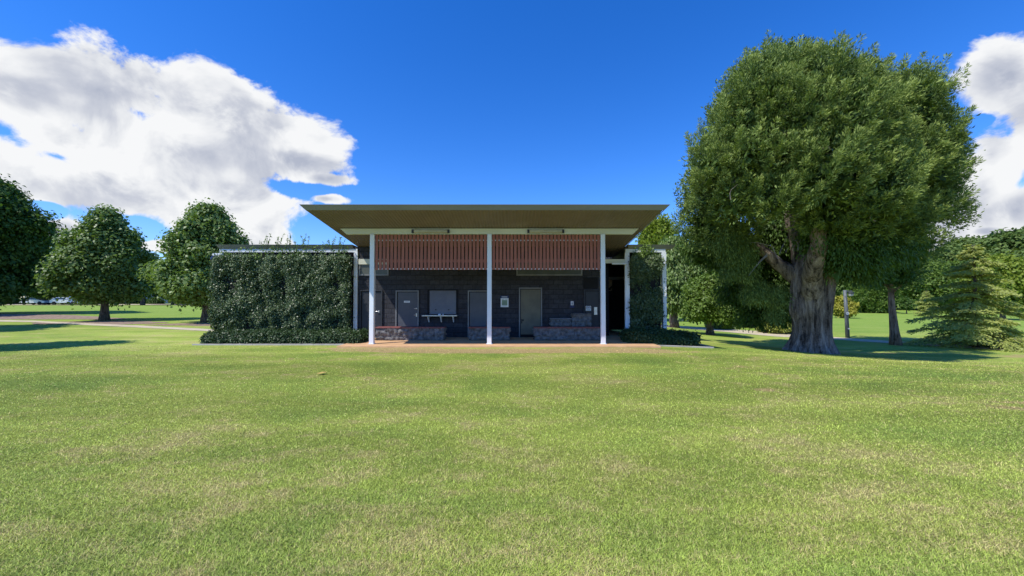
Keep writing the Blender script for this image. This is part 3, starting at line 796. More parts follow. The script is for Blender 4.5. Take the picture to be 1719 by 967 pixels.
# fascia: raked boards, wider at the top (front, left, right)
mb = MB()
mb.quadbox([(xl, yf, sz(yf)), (xr, yf, sz(yf)), (xr-.02, yf+.02, sz(yf)), (xl+.02, yf+.02, sz(yf)),
            (xl-.15, yf-.10, 4.565), (xr+.15, yf-.10, 4.565), (xr+.13, yf-.075, 4.575), (xl-.13, yf-.075, 4.575)])
mb.build('fascia', M['fascia'], RF)
for s in (-1, 1):
    xe = xl if s < 0 else xr
    mb = MB(); a, b = yf, yb
    mb.quadbox([(xe, a, sz(a)), (xe-s*.02, a+.02, sz(a)), (xe-s*.02, b, sz(b)), (xe, b, sz(b)),
                (xe+s*.15, a-.10, 4.565), (xe+s*.13, a-.075, 4.575), (xe+s*.13, b, sz(b)+.165), (xe+s*.15, b, sz(b)+.155)])
    mb.build('fascia', M['fascia'], RF)
# ribbed soffit, ribs run front to back
per = .11; nseg = int((xr-xl-.04)/per*4)
xx = np.linspace(xl+.02, xr-.02, nseg+1); prof = np.array([0, .022, .022, 0])[np.arange(nseg+1) % 4]
V = []
yy_ = [yf+.02, 13.9, YW, yb]
for yv in yy_: V += [(x, yv, sz(yv)+.004+p_) for x, p_ in zip(xx, prof)]
nn = nseg+1
Fc = [(j*nn+i, (j+1)*nn+i, (j+1)*nn+i+1, j*nn+i+1) for j in range(len(yy_)-1) for i in range(nseg)]
np_mesh('soffit', V, Fc, M['soffit'], RF)
# beam with raked ends
YP = 13.92
mb = MB(); z0, z1 = 3.935, 4.135
mb.quadbox([(-5.95, YP-.06, z0), (4.34, YP-.06, z0), (4.34, YP+.06, z0), (-5.95, YP+.06, z0),
            (-6.18, YP-.06, z1), (4.56, YP-.06, z1), (4.56, YP+.06, z1), (-6.18, YP+.06, z1)])
mb.box(-6.16, 4.54, YP-.055, YP+.055, z1+.002, z1+.012)
mb.build('beam', M['cream'], PAV, bevel=.006)
for x in (-5.02, -.81, 3.265):
    o = MB().box(x-.08, x+.08, YP-.08, YP+.08, 0, 3.933).build('post', M['white'], PAV, bevel=.012)
    MB().box(x-.11, x+.11, YP-.11, YP+.11, .002, .014).build('base_plate', M['white'], o)
# batten screens
for a, b in ((-4.935, -.895), (-.725, 3.18)):
    n = 30; st = (b-a)/n; mb = MB()
    for i in range(n):
        c = a+st*(i+.5); w = .047+rng.uniform(-.002, .002)
        mb.box(c-w, c+w, YP-.035, YP-.012, 2.658+rng.uniform(-.006, .006), 3.92)
    o = mb.build('batten_screen', M['batten'], PAV)
    MB().box(a, b, YP-.010, YP+.04, 2.93, 3.03).build('rail', M['batten'], o)
    MB().box(a, b, YP-.010, YP+.04, 2.665, 2.715).build('rail', M['galv'], o)
    MB().box(a, b, YP-.010, YP+.04, 3.70, 3.745).build('rail', M['galv'], o)
# block wall and the rest of the body
MB().box(-6.62, 3.74, YW, YW+.22, 0, sz(YW)-.004).build('wall', M['wallblock'], PAV)
MB().box(-6.62, -6.40, YW+.223, 22, 0, 3.42).build('wall', M['wallblock'], PAV)
MB().box(3.52, 3.74, YW+.223, 22, 0, 3.42).build('wall', M['wallblock'], PAV)
MB().box(-6.62, 3.74, 22.003, 22.2, 0, 3.42).build('wall', M['wallblock'], PAV)
MB().box(-6.6, 3.7, 18.25, 22.3, 3.43, 3.52).build('roof', M['roof'], PAV)
# passage at the right: dark side, tan wall beyond
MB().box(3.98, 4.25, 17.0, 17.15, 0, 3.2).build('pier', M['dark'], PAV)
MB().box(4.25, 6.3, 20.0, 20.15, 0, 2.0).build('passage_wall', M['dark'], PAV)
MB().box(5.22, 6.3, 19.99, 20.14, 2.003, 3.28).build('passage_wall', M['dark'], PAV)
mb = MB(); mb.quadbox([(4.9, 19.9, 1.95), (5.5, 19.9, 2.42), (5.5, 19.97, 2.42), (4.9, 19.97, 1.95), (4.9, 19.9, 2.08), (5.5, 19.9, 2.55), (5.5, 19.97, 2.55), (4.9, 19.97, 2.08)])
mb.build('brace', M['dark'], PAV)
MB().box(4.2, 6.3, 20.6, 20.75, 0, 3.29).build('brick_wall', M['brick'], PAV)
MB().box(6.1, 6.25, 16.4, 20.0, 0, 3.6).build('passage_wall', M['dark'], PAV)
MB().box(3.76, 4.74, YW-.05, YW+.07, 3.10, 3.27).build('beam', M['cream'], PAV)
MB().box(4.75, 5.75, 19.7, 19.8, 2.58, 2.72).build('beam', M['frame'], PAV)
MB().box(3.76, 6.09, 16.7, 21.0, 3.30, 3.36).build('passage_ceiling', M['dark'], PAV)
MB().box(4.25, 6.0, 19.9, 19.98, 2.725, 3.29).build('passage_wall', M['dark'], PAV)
MB().box(-6.43, -5.15, YW-.07, YW-.005, 3.05, 3.27).build('beam', M['cream'], PAV)
# doors: frame stands proud of the wall, the leaf sits inside it
def door(x0, x1, zt, leafm, handle=None, label=None, z0=.0, framem='frame', fw=.05):
    d = MB().box(x0+fw+.03, x1-fw-.012, YW-.018, YW-.004, z0, zt-fw-.03).build('door', M[leafm], PAV)
    if label: d['label'] = label
    mb = MB()
    mb.box(x0, x0+fw, YW-.06, YW-.003, 0, zt); mb.box(x1-fw, x1, YW-.06, YW-.003, 0, zt); mb.box(x0+fw, x1-fw, YW-.06, YW-.003, zt-fw, zt)
    mb.build('frame', M[framem], d, bevel=.004)
    mb = MB(); mb.box(x0+fw+.001, x0+fw+.03, YW-.012, YW-.003, 0, zt-fw-.001); mb.box(x0+fw+.03, x1-fw-.001, YW-.012, YW-.003, zt-fw-.03, zt-fw-.001)
    mb.build('door_gap', M['dark'], d)
    if handle:
        for (hx, hz, w, h) in handle:
            h_ = MB().box(hx-w, hx+w, YW-.03, YW-.018, hz-h, hz+h)
            h_.cyl((hx, YW-.075, hz), .014, .046, 10, 'y').tube([(hx, YW-.07, hz), (hx-.05, YW-.075, hz), (hx-.09, YW-.07, hz)], .011, 8)
            h_.build('handle', M['steel'], d)
    return d
door(-4.87, -3.90, 1.96, 'greydoor', [(-4.0, 1.20, .025, .025), (-4.0, .93, .025, .07)], 'grey door with a small white plaque')
door(-1.85, -.88, 1.96, 'greydoor', None, 'grey door behind the middle post')
d3 = door(.29, 1.26, 2.08, 'olivedoor', None, 'olive door with a dark gap below', .12)
MB().box(.37, 1.19, YW-.011, YW-.003, .0, .118).build('door_gap', M['dark'], d3)
MB().box(.385, .43, YW-.035, YW-.019, .58, .76).box(.43, .50, YW-.03, YW-.0195, .68, .75).build('handle', M['black'], d3)
door(-6.36, -5.42, 1.98, 'darkdoor', [(-5.58, 1.08, .03, .04)], 'charcoal door half hidden by the left post', framem='darkdoor')
door(3.02, 3.70, 2.0, 'darkdoor', [(3.50, 1.1, .065, .16)], 'charcoal door near the right post', framem='darkdoor')
# roller shutter with its sill shelf
d = MB()
zz = np.arange(.97, 1.94, .062)
for i, z in enumerate(zz):
    d.quadbox([(-3.46, YW-.022, z), (-2.34, YW-.022, z), (-2.34, YW-.004, z), (-3.46, YW-.004, z), (-3.46, YW-.012, z+.06), (-2.34, YW-.012, z+.06), (-2.34, YW-.004, z+.06), (-3.46, YW-.004, z+.06)])
sh = d.build('roller_shutter', M['shutter'], PAV)
MB().box(-3.54, -3.463, YW-.05, YW-.003, .96, 1.99).box(-2.337, -2.28, YW-.05, YW-.003, .96, 1.99).box(-3.463, -2.337, YW-.05, YW-.003, 1.955, 1.99).build('shutter_guide', M['dark'], sh)
MB().box(-3.22, -3.16, YW-.035, YW-.0225, 1.13, 1.17).build('shutter_latch', M['black'], sh)
MB().box(-2.68, -2.62, YW-.035, YW-.0225, 1.13, 1.17).build('shutter_latch', M['black'], sh)
# framed high panels
for x0, x1, zb in ((.18, 2.95, 2.58), (-6.42, -5.17, 2.58)):
    o = MB().box(x0+.06, x1-.06, YW-.014, YW-.004, zb+.06, 3.30).build('high_panel', M['panelgrey'], PAV)
    MB().box(x0, x1, YW-.05, YW-.003, zb, zb+.06).box(x0, x0+.06, YW-.05, YW-.003, zb+.06, 3.30).box(x1-.06, x1, YW-.05, YW-.003, zb+.06, 3.30).build('frame', M['frame'], o)
MB().box(2.96, 3.62, YW-.03, YW-.003, 2.46, 2.50).box(2.99, 3.60, YW-.02, YW-.003, 2.03, 2.455).build('vent', M['dark'], PAV)
# wing roofs
def wing(x0, x1, fx0, fx1):
    zb, zt = 3.705, 3.87
    r = MB().quadbox([(x0, 16.17, zb), (x1, 16.17, zb), (x1, 21.5, zb-.2), (x0, 21.5, zb-.2),
                      (x0-.12*(x0 < -7), 16.09, zt), (x1+.12*(x1 > 5), 16.09, zt), (x1+.12*(x1 > 5), 21.5, zt-.2), (x0-.12*(x0 < -7), 21.5, zt-.2)]).build('wing_roof', M['fascia'], PAV)
    MB().box(fx0-.07, fx1+.07, YW-.06, YW+.06, 3.555, 3.70).build('trellis_beam', M['white'], r, bevel=.006)
    for x in (fx0, fx1):
        hw = .08 if x < 0 else .095
        MB().box(x-hw, x+hw, YW-.065, YW+.055, float(gz(x, YW))-.05, 3.553).build('trellis_post', M['white'], r, bevel=.008)
wing(-12.25, -6.66, -12.2, -6.55)
wing(4.86, 6.72, 4.83, 6.37)
MB().box(-12.1, -6.66, 16.5, 16.65, 0, 3.68).build('wall', M['wallblock'], PAV)
MB().box(-12.1, -11.95, 16.653, 21.3, 0, 3.4).build('wall', M['wallblock'], PAV)
MB().box(4.95, 6.085, 16.55, 16.65, -.2, 3.6).build('wall', M['dark'], PAV)

# floor slab and kerbs
MB().box(-6.0, 5.1, 13.28, 24, -.25, 0).build('terracotta_floor', M['slab'], bevel=.01)
tag(bpy.data.objects['terracotta_floor'], kind='structure')
def kerb(pts, name='kerb'):
    mb = MB()
    for (a, b) in zip(pts[:-1], pts[1:]):
        a = Vector((*a, 0)); b = Vector((*b, 0)); d = (b-a).normalized(); n_ = Vector((-d.y, d.x, 0))*.06; n = max(2, int((b-a).length))
        for i in range(n):
            p, q = a+(b-a)*(i/n), a+(b-a)*((i+1)/n)-d*.006
            za, zb = float(gz(p.x, p.y)), float(gz(q.x, q.y))
            mb.quadbox([(*(p-n_)[:2], za-.1), (*(q-n_)[:2], zb-.1), (*(q+n_)[:2], zb-.1), (*(p+n_)[:2], za-.1),
                        (*(p-n_)[:2], za+.045), (*(q-n_)[:2], zb+.045), (*(q+n_)[:2], zb+.045), (*(p+n_)[:2], za+.045)])
    tag(mb.build(name, M['concrete'], bevel=.008), kind='structure')
kerb([(-11.45, 13.95), (-6.02, 13.95)]); kerb([(5.12, 13.95), (7.2, 13.95), (7.2, 16.5)])

# ------------------------------------------------------------------ fittings and signs
def tube_light(x0, x1, Y, z, label):
    t = thing('batten_light', label, 'light', ((x0+x1)/2, Y, z), 0, 'lights fixed to the front beam')
    w = (x1-x0)/2
    MB().box(-w+.07, w-.07, -.075, -.004, -.055, .055).build('diffuser', M['diffuser'], t, bevel=.02)
    for s in (-1, 1): MB().box(s*w-.035*(s+1), s*w-.035*(s-1), -.085, -.004, -.065, .065).build('end_cap', M['black'], t, bevel=.01)
    MB().box(-w+.07, w-.07, -.03, -.002, .056, .066).box(-w+.07, w-.07, -.03, -.002, -.066, -.056).build('housing', M['black'], t)
tube_light(-3.59, -2.24, YP-.062, 4.03, 'long wall light with black ends on the beam over the left screen')
tube_light(.55, 1.87, YP-.062, 4.03, 'long wall light with black ends on the beam over the right screen')
t = thing('fluorescent_light', 'slim white fluorescent fitting under the beam by the right passage', 'light', (4.5, YW-.1, 3.07))
MB().box(-.32, .34, -.03, .03, -.03, .03).build('diffuser', M['white'], t, bevel=.01)
MB().box(-.30, .32, -.02, .02, .031, .05).build('housing', M['cream'], t)
# shelf
t = thing('steel_shelf', 'narrow steel shelf on three brackets below the roller shutter', 'shelf', (-2.97, YW, .91))
MB().box(-.73, .71, -.34, -.004, -.02, .022).build('shelf_top', M['steel'], t, bevel=.005)
for x in (-.5, .02, .53):
    MB().quadbox([(x-.018, -.06, -.28), (x+.018, -.06, -.28), (x+.018, -.004, -.28), (x-.018, -.004, -.28), (x-.018, -.3, -.0205), (x+.018, -.3, -.0205), (x+.018, -.004, -.0205), (x-.018, -.004, -.0205)]).build('bracket', M['white'], t)
tag(MB().box(-3.06, -2.95, YW-.22, YW-.12, .934, .985).build('soap_box', M['white'], bevel=.012), 'small white box lying on the steel shelf', 'box')
tag(MB().cyl((-2.86, YW-.17, .934), .022, .03, 10).cyl((-2.86, YW-.17, .963), .012, .025, 10).build('bottle', M['white']), 'tiny white bottle on the steel shelf beside the box', 'bottle')
# door plaque: rounded white plate with a line of dark print
t = thing('door_plaque', 'small white plaque on the left grey door', 'sign', (-4.40, YW-.018, 1.485))
MB().box(-.125, .125, -.008, -.002, -.04, .04).build('plate', M['signwhite'], t, bevel=.003)
MB().box(-.07, -.045, -.010, -.0085, -.014, .014).box(-.03, -.005, -.010, -.0085, -.014, .014).box(.01, .035, -.010, -.0085, -.014, .014).box(.05, .07, -.010, -.0085, -.014, .014).build('lettering', M['signgrey'], t)
# notice
t = thing('notice_board', 'white and green notice with a navy header on the dark wall', 'sign', (-.31, YW, 1.47))
MB().box(-.165, .165, -.016, -.004, -.21, .165).build('panel', M['signwhite'], t, bevel=.004)
MB().box(-.175, .175, -.016, -.004, .168, .27).build('header', M['signblue'], t)
MB().box(-.125, .115, -.018, -.0162, .205, .228).build('lettering', M['signwhite'], t)
mb = MB()
MB().box(-.115, .115, -.0178, -.0162, -.13, .085).build('print_block', M['signgreen'], t)
for i in range(7): mb.box(-.10, .10-.05*((i*3) % 4)/3, -.0192, -.018, .07-i*.028, .078-i*.028)
mb.box(-.12, -.02, -.0192, -.0165, .108, .122); mb.box(.03, .12, -.0192, -.0165, .108, .122); mb.box(-.06, .09, -.0192, -.0165, -.165, -.15)
mb.build('print_lines', M['signgrey'], t)
# small signs at right
t = thing('pictogram_sign', 'small navy and white pictogram sign above the stepped stone wall', 'sign', (2.52, YW, 1.40))
MB().box(-.085, .085, -.014, -.004, -.16, .12).build('panel', M['signblue'], t)
MB().box(-.055, .055, -.016, -.0142, -.06, .105).build('plate', M['signwhite'], t)
MB().cyl((0, -.0175, .07), .016, .0012, 12, 'y').box(-.022, .022, -.0175, -.0163, -.01, .05).box(-.018, -.004, -.0175, -.0163, -.05, -.0105).box(.004, .018, -.0175, -.0163, -.05, -.0105).build('figure', M['signblue'], t)
t = thing('toilet_sign', 'square white and navy sign with two figures beside the charcoal door', 'sign', (3.02+.17, YW-.06, 1.22))
MB().box(-.11, .11, -.014, -.002, -.11, .09).build('panel', M['signwhite'], t, bevel=.002)
for s in (-1, 1):
    MB().box(s*.048-.04, s*.048+.04, -.016, -.0142, -.025, .07).build('panel_face', M['signblue'], t)
    mb = MB().cyl((s*.048, -.0175, .052), .009, .0012, 10, 'y')
    if s < 0: mb.box(s*.048-.012, s*.048+.012, -.0175, -.0163, -.015, .038)
    else: mb.quadbox([(s*.048-.02, -.0175, -.015), (s*.048+.02, -.0175, -.015), (s*.048+.02, -.0163, -.015), (s*.048-.02, -.0163, -.015), (s*.048-.008, -.0175, .038), (s*.048+.008, -.0175, .038), (s*.048+.008, -.0163, .038), (s*.048-.008, -.0163, .038)])
    mb.build('figure', M['signwhite'], t)
MB().box(-.08, .08, -.016, -.0142, -.085, -.055).build('lettering', M['signgrey'], t)
# security camera
c = W(360, 436, 16.0)
t = thing('security_camera', 'dark dome security camera on a white bracket at the left end of the pavilion roof', 'camera', c)
MB().box(-.05, .36, -.05, .05, .16, .26).build('bracket', M['white'], t, bevel=.01)
MB().cyl((0, 0, .02), .15, .14, 20, r2=.09).build('housing', M['blackgloss'], t, smooth=False)
MB().sphere((0, 0, .0), .14, .14, .16).build('dome', M['blackgloss'], t, smooth=True)

# ------------------------------------------------------------------ rock-faced benches and stepped wall
def rock(name, x0, x1, y0, y1, h, parent, seed, bw=.42, bh=.165):
    """block with a rough hewn front and ends: fine grid pushed in and out"""
    r_ = np.random.default_rng(seed)
    perim = [(x0, y1, 0, -1), (x0, y0, 0, 0), (x1, y0, 0, 0), (x1, y1, 0, 0)]
    pts = []
    def seg(ax, ay, bx, by, nx_, ny_):
        l = math.hypot(bx-ax, by-ay); n = max(2, int(l/.035))
        for i in range(n): pts.append((ax+(bx-ax)*i/n, ay+(by-ay)*i/n, nx_, ny_))
    seg(x0, y1, x0, y0, -1, 0); seg(x0, y0, x1, y0, 0, -1); seg(x1, y0, x1, y1, 1, 0); pts.append((x1, y1, 1, 0))
    nz = max(6, int(h/.03)); V = []; n = len(pts)
    tones = {}
    g = r_.normal(size=(n, nz+1))
    g2 = g.copy()
    for _ in range(2):
        g2 = (g2+np.roll(g2, 1, 0)+np.roll(g2, -1, 0)+np.roll(g2, 1, 1)+np.roll(g2, -1, 1))/5
    g2 /= g2.std()
    for j in range(nz+1):
        z = h*j/nz; row = int(z/bh-1e-6)
        for i, (x, y, a, b) in enumerate(pts):
            s = x+y; off = (row*.37*bw) % bw
            col = int((s+off+50)/bw); fx = ((s+off+50) % bw)/bw; fz = (z-row*bh)/bh
            key = (row, col)
            if key not in tones: tones[key] = (r_.uniform(-.008, .022), r_.uniform(-.05, .05), r_.uniform(-.06, .06))
            t0, tx, tz = tones[key]
            joint = min(fx, 1-fx)*bw < .018 or min(fz, 1-fz)*bh < .013
            d = -.03 if joint else t0+tx*(fx-.5)+tz*(fz-.5)+.017*g2[i, j]
            V.append((x+a*d, y+b*d, z))
    Fc = [(j*n+i, j*n+i+1, (j+1)*n+i+1, (j+1)*n+i) for j in range(nz) for i in range(n-1)]
    b0 = len(V); 
    V += [(x0+.02, y0+.02, h-.004), (x1-.02, y0+.02, h-.004), (x1-.02, y1, h-.004), (x0+.02, y1, h-.004)]; Fc.append((b0, b0+1, b0+2, b0+3))
    return np_mesh(name, V, Fc, M['rock'], parent)
def bench(x0, x1, label, seed):
    t = thing('stone_bench', label, 'bench', (0, 0, 0), 0, 'rock-faced stone benches under the roof')
    rock('base', x0, x1, 15.02, 15.42, .47, t, seed)
    MB().box(x0-.02, x1+.02, 14.985, 15.44, .472, .515).build('seat', M['cap'], t, bevel=.008)
bench(-5.27, -2.62, 'long stone bench at the left post, its end lit by the sun', 1)
bench(-1.67, -.09, 'short stone bench behind the middle post', 2)
bench(.87, 3.42, 'long stone bench in front of the stepped stone wall, by the right post', 3)
t = thing('stepped_stone_wall', 'two-stepped rough stone block wall with a pale cap behind the right bench', 'stone wall', (0, 0, 0))
rock('stone_block', 1.58, 2.44, 15.85, 16.18, .775, t, 4); rock('stone_block', 2.455, 3.24, 15.83, 16.18, .99, t, 5)
MB().box(1.56, 2.44, 15.82, 16.2, .776, .81).build('cap', M['palecap'], t, bevel=.006)
MB().box(2.45, 3.25, 15.81, 16.2, .991, 1.01).build('cap', M['rock'], t, bevel=.006)

# ------------------------------------------------------------------ climbers and hedges
def panel_foliage(name, x0, x1, z0, z1, y0, depth, n, size, mat, parent, seed, cols, base=0.0):
    r_ = np.random.default_rng(seed)
    X = r_.uniform(x0, x1, n); Z = z0+(z1-z0)*r_.random(n)
    wv = [(2*math.pi/l_, r_.uniform(0, 6.28), r_.uniform(0, 6.28), l_**.45) for l_ in np.geomspace(.22, 1.7, 16)]
    def lump(x, z):
        v = 0
        for kf, th, p_, am in wv: v = v+am*np.sin(kf*(x*math.cos(th)+z*math.sin(th)*.8)+p_)
        return v/2.3
    lm = lump(X, Z)
    keep = r_.random(n) < np.clip(.85+.45*lm, .25, 1)
    X, Z, lm = X[keep], Z[keep], lm[keep]; n = len(X)
    Yp = y0-depth*(.5+.42*lm)+np.abs(r_.normal(size=n))*.10
    k = 5
    P = np.repeat(np.stack([X, Yp, Z], 1), k, 0)+r_.normal(size=(n*k, 3))*np.array([.06, .035, .055]); m = n*k
    nn = unit(np.array([-.12, -1.0, .45])+r_.normal(size=(m, 3))*.62)
    dd = np.cross(nn, rsph(r_, m))+np.array([0, 0, -.3])
    Ln = size*r_.uniform(.6, 1.3, m)
    V = leaf_quads(P, dd, nn, Ln, Ln*.62*r_.uniform(.8, 1.15, m), r_, .1)
    tone = np.clip(np.repeat(r_.random(n)*.5+.06*lm+.05+ .25*sstep(z0+.6*(z1-z0), z1, Z), k)+r_.random(m)*.4, 0, 1)
    return np_mesh(name, V, np.arange(m*4).reshape(m, 4), mat, parent, rnd=tone)
t = thing('climbing_plant', 'wide dense dark climber covering the left wing trellis from kerb to roof', 'climbing plant', (0, 0, 0))
panel_foliage('foliage', -12.15, -6.72, .1, 3.36, 15.98, .17, 31000, .074, M['l_climb'], t, 201, 0)
panel_foliage('foliage', -12.1, -6.8, 3.25, 3.75, 15.95, .14, 330, .085, M['l_mid'], t, 206, 0)
MB().box(-12.12, -6.66, 16.03, 16.12, 0, 3.5).build('dark_backing', M['dark'], t)  # dark sheet added behind the leaves, painting their shaded depth
# side return of the climber at its left end
r_ = np.random.default_rng(204)
lb = [(-12.2+r_.uniform(-.1, .05), 16.15+r_.uniform(-.15, .2), z, .16, .25, .3) for z in np.arange(.3, 3.5, .3)]
foliage('foliage', lb, 5200, .085, M['l_climb'], t, 205, 'broad', 5, .06, inner=.3)
# loose shoots rising over the roof edge
mb = MB(); P = []; 
for i in range(34):
    x = r_.uniform(-12.0, -6.75) if i < 8 else r_.uniform(-10.3, -6.9); h = r_.uniform(.12, .62); y = 15.86+r_.uniform(-.05, .05)
    q = [(x, y, 3.55)]; dx = r_.uniform(-.12, .16)
    for s_ in range(4): q.append((q[-1][0]+dx*.3+r_.normal()*.025, y+r_.normal()*.02, 3.7+h*(s_+1)/4))
    MB().tube(q, [.006, .006, .005, .004, .003], 4).build('shoot', M['l_climb'], t)
    for s_ in range(int(5+h*14)):
        j = r_.integers(1, 4); f = r_.random(); a = np.array(q[j]); b = np.array(q[j+1]); P.append(a+(b-a)*f)
P = np.array(P); m = len(P); nn = unit(np.array([-.2, -.7, .5])+r_.normal(size=(m, 3))*.6)
V = leaf_quads(P, np.cross(nn, rsph(r_, m))+np.array([0, 0, .3]), nn, .075*r_.uniform(.7, 1.3, m), .045*r_.uniform(.7, 1.2, m), r_)
np_mesh('shoot_leaves', V, np.arange(m*4).reshape(m, 4), M['l_mid'], t, rnd=r_.random(m))

t = thing('climbing_plant', 'narrow dark climber inside the white frame at the right wing', 'climbing plant', (0, 0, 0))
panel_foliage('foliage', 5.0, 6.16, -.1, 3.36, 16.22, .26, 6400, .085, M['l_climb'], t, 211, 0)
panel_foliage('foliage', 5.1, 5.9, 3.3, 3.8, 16.15, .12, 110, .085, M['l_mid'], t, 216, 0)
panel_foliage('foliage', 6.26, 6.48, .0, 3.2, 16.2, .1, 40, .08, M['l_climb'], t, 217, 0)
MB().box(4.98, 6.25, 16.27, 16.32, -.1, 3.45).build('dark_backing', M['dark'], t)  # dark backing sheet standing in for shade between the leaves
MB().tube([(6.27, 16.16, -.1), (6.28, 16.15, 1.5), (6.25, 16.16, 3.4)], [.03, .022, .012], 7).build('stem', M['bark'], t)

def hedge(label, x0, x1, y0, y1, h, n, seed, zoff=0.0):
    r_ = np.random.default_rng(seed)
    t = thing('low_hedge', label, 'hedge', (0, 0, 0), 0, 'clipped low hedges at the foot of the wings')
    L_ = []
    for x in np.arange(x0+.2, x1-.15, .23):
        for y in np.arange(y0+.2, y1, .3):
            z = float(gz(x, y)); q = r_.uniform(.20, .29)
            L_.append((x+r_.uniform(-.06, .06), y+r_.uniform(-.05, .05), z+h-q*.95+r_.uniform(-.035, .03), q, q, q))
            if y < y0+.4 or x < x0+.35 or x > x1-.4: L_.append((x, y+.02, z+.14, q, q*.95, .2))
    foliage('foliage', L_, n, .072, M['l_hedge'], t, seed, 'broad', 5, .045, inner=.06, asp=.62, lowcut=-.6)
    mb = MB()
    for x in np.arange(x0+.3, x1-.2, .45):
        z = float(gz(x, y0+.4)); mb.tube([(x, y0+.35, z-.03), (x+.03, y0+.37, z+h*.7)], [.02, .01], 6)
    mb.build('stem', M['bark'], t)
hedge('long clipped low hedge along the kerb below the wide climber', -11.3, -5.6, 14.1, 15.25, .41, 90000, 221)
hedge('short clipped low hedge along the kerb below the narrow climber', 4.35, 6.95, 14.1, 15.3, .48, 42000, 222)

# ------------------------------------------------------------------ lamp post, bollards, cars, houses
p = G(1423, 567)
t = thing('lamp_post', 'dark grey lamp post with a small side lamp beside the right path', 'lamp post', p)
Hl = W(1421, 487, p[1])[2]-p[2]
MB().tube([(0, 0, -.1), (-.05, 0, Hl*.5), (-.12, 0, Hl)], [.12, .10, .085], 12).build('pole', M['lamppost'], t, smooth=True)
MB().box(-.05, .32, -.05, .05, Hl-.1, Hl-.03).build('arm', M['lamppost'], t)
o = MB().cyl((.27, 0, Hl-.28), .14, .17, 14, r2=.18).build('lamp_head', M['lamppost'], t)
MB().sphere((.27, 0, Hl-.31), .13, .13, .09).build('lens', M['signwhite'], o, smooth=True)
MB().cyl((-.07, -.122, 1.55), .10, .012, 14, 'y').build('sticker', M['signwhite'], t)
MB().box(-.09, .05, -.135, -.122, .55, .62).build('sticker', M['signwhite'], t)
p = G(1213, 552)
t = thing('light_pole', 'thin dark pole by the path behind the small round tree', 'pole', p)
MB().tube([(0, 0, -.1), (0, 0, 1.9)], [.06, .05], 10).build('pole', M['lamppost'], t); MB().cyl((0, 0, 1.9), .09, .18, 12, r2=.06).build('cap', M['black'], t)
p = G(1125, 543)
t = thing('bollard', 'short dark timber bollard on the lawn right of the white frame', 'bollard', p)
MB().cyl((0, 0, -.1), .09, .95, 10).build('post', M['bark'], t); MB().cyl((0, 0, .85), .09, .04, 10, r2=.05).build('cap', M['bark'], t)
p = G(1150, 539)
t = thing('stone_marker', 'small pale stone marker on the lawn past the right wing', 'marker', p)
MB().quadbox([(-.35, -.2, -.1), (.35, -.2, -.1), (.35, .2, -.1), (-.35, .2, -.1), (-.3, -.12, .35), (.3, -.12, .35), (.3, .15, .5), (-.3, .15, .5)]).build('stone', M['concrete'], t, bevel=.03)
MB().quadbox([(-.22, -.165, .1), (.22, -.165, .1), (.22, -.15, .1), (-.22, -.15, .1), (-.22, -.14, .28), (.22, -.14, .28), (.22, -.12, .28), (-.22, -.12, .28)]).build('plate', M['signwhite'], t)

def car(x, y, rz, mat, label, van=False):
    t = thing('parked_car', label, 'car', (x, y, float(gz(x, y))+.01), rz, 'cars parked beyond the lawn')
    Lc = 4.3
    if van: pr_ = [(-2.2, .4), (2.2, .4), (2.25, .9), (2.05, 1.1), (1.6, 1.9), (-2.1, 1.95), (-2.25, 1.2)]
    else: pr_ = [(-2.15, .35), (2.15, .35), (2.2, .75), (1.1, .95), (.5, 1.42), (-1.1, 1.45), (-1.9, .98), (-2.2, .9)]
    mb = MB(); n = len(pr_)
    for s, w in ((-1, .86), (1, .86)):
        for (a, z) in pr_: mb.v.append((a, s*(w-.12*max(0, z-.95)), z))
    mb.f.append(tuple(range(n))); mb.f.append(tuple(reversed(range(n, 2*n))))
    for i in range(n): j = (i+1) % n; mb.f.append((i, i+n, j+n, j))
    mb.build('body', M[mat], t, bevel=.05)
    for s in (-1, 1):
        y0 = s*(.86-.02); w = MB()
        if van: w.quadbox([(.2, y0, 1.2), (1.7, y0, 1.2), (1.7, y0+s*.02, 1.2), (.2, y0+s*.02, 1.2), (.2, y0-s*.06, 1.75), (1.35, y0-s*.06, 1.75), (1.35, y0-s*.04, 1.75), (.2, y0-s*.04, 1.75)])
        else: w.quadbox([(-1.55, y0, 1.0), (.85, y0, 1.0), (.85, y0+s*.02, 1.0), (-1.55, y0+s*.02, 1.0), (-1.0, y0-s*.04, 1.36), (.42, y0-s*.04, 1.36), (.42, y0-s*.02, 1.36), (-1.0, y0-s*.02, 1.36)])
        w.build('side_window', M['glass'], t)
        for xw in (-1.35, 1.35):
            o = MB().cyl((xw, s*.80-.1, .33), .33, .2, 18, 'y').build('wheel', M['rubber'], t)
            MB().cyl((xw, s*.80-.11*s if s < 0 else .80+.1, .33), .19, .02*s, 14, 'y').build('rim', M['steel'], o)
for px, Y, rz, mt, lb_, vn in ((143, 74.5, .05, 'carblue', 'pale blue van parked beyond the left lawn', True),
                              (112, 75.5, .1, 'carwhite', 'white car parked just left of the pale blue van', False),
                              (62, 75.5, .1, 'carwhite', 'white car parked behind the dark tree at the left edge', False),
                              (1288, 62, .2, 'carwhite', 'white car half hidden behind the big conifer trunk', False)):
    x, y = at_ground(px, Y); car(x, y, rz, mt, lb_, vn)
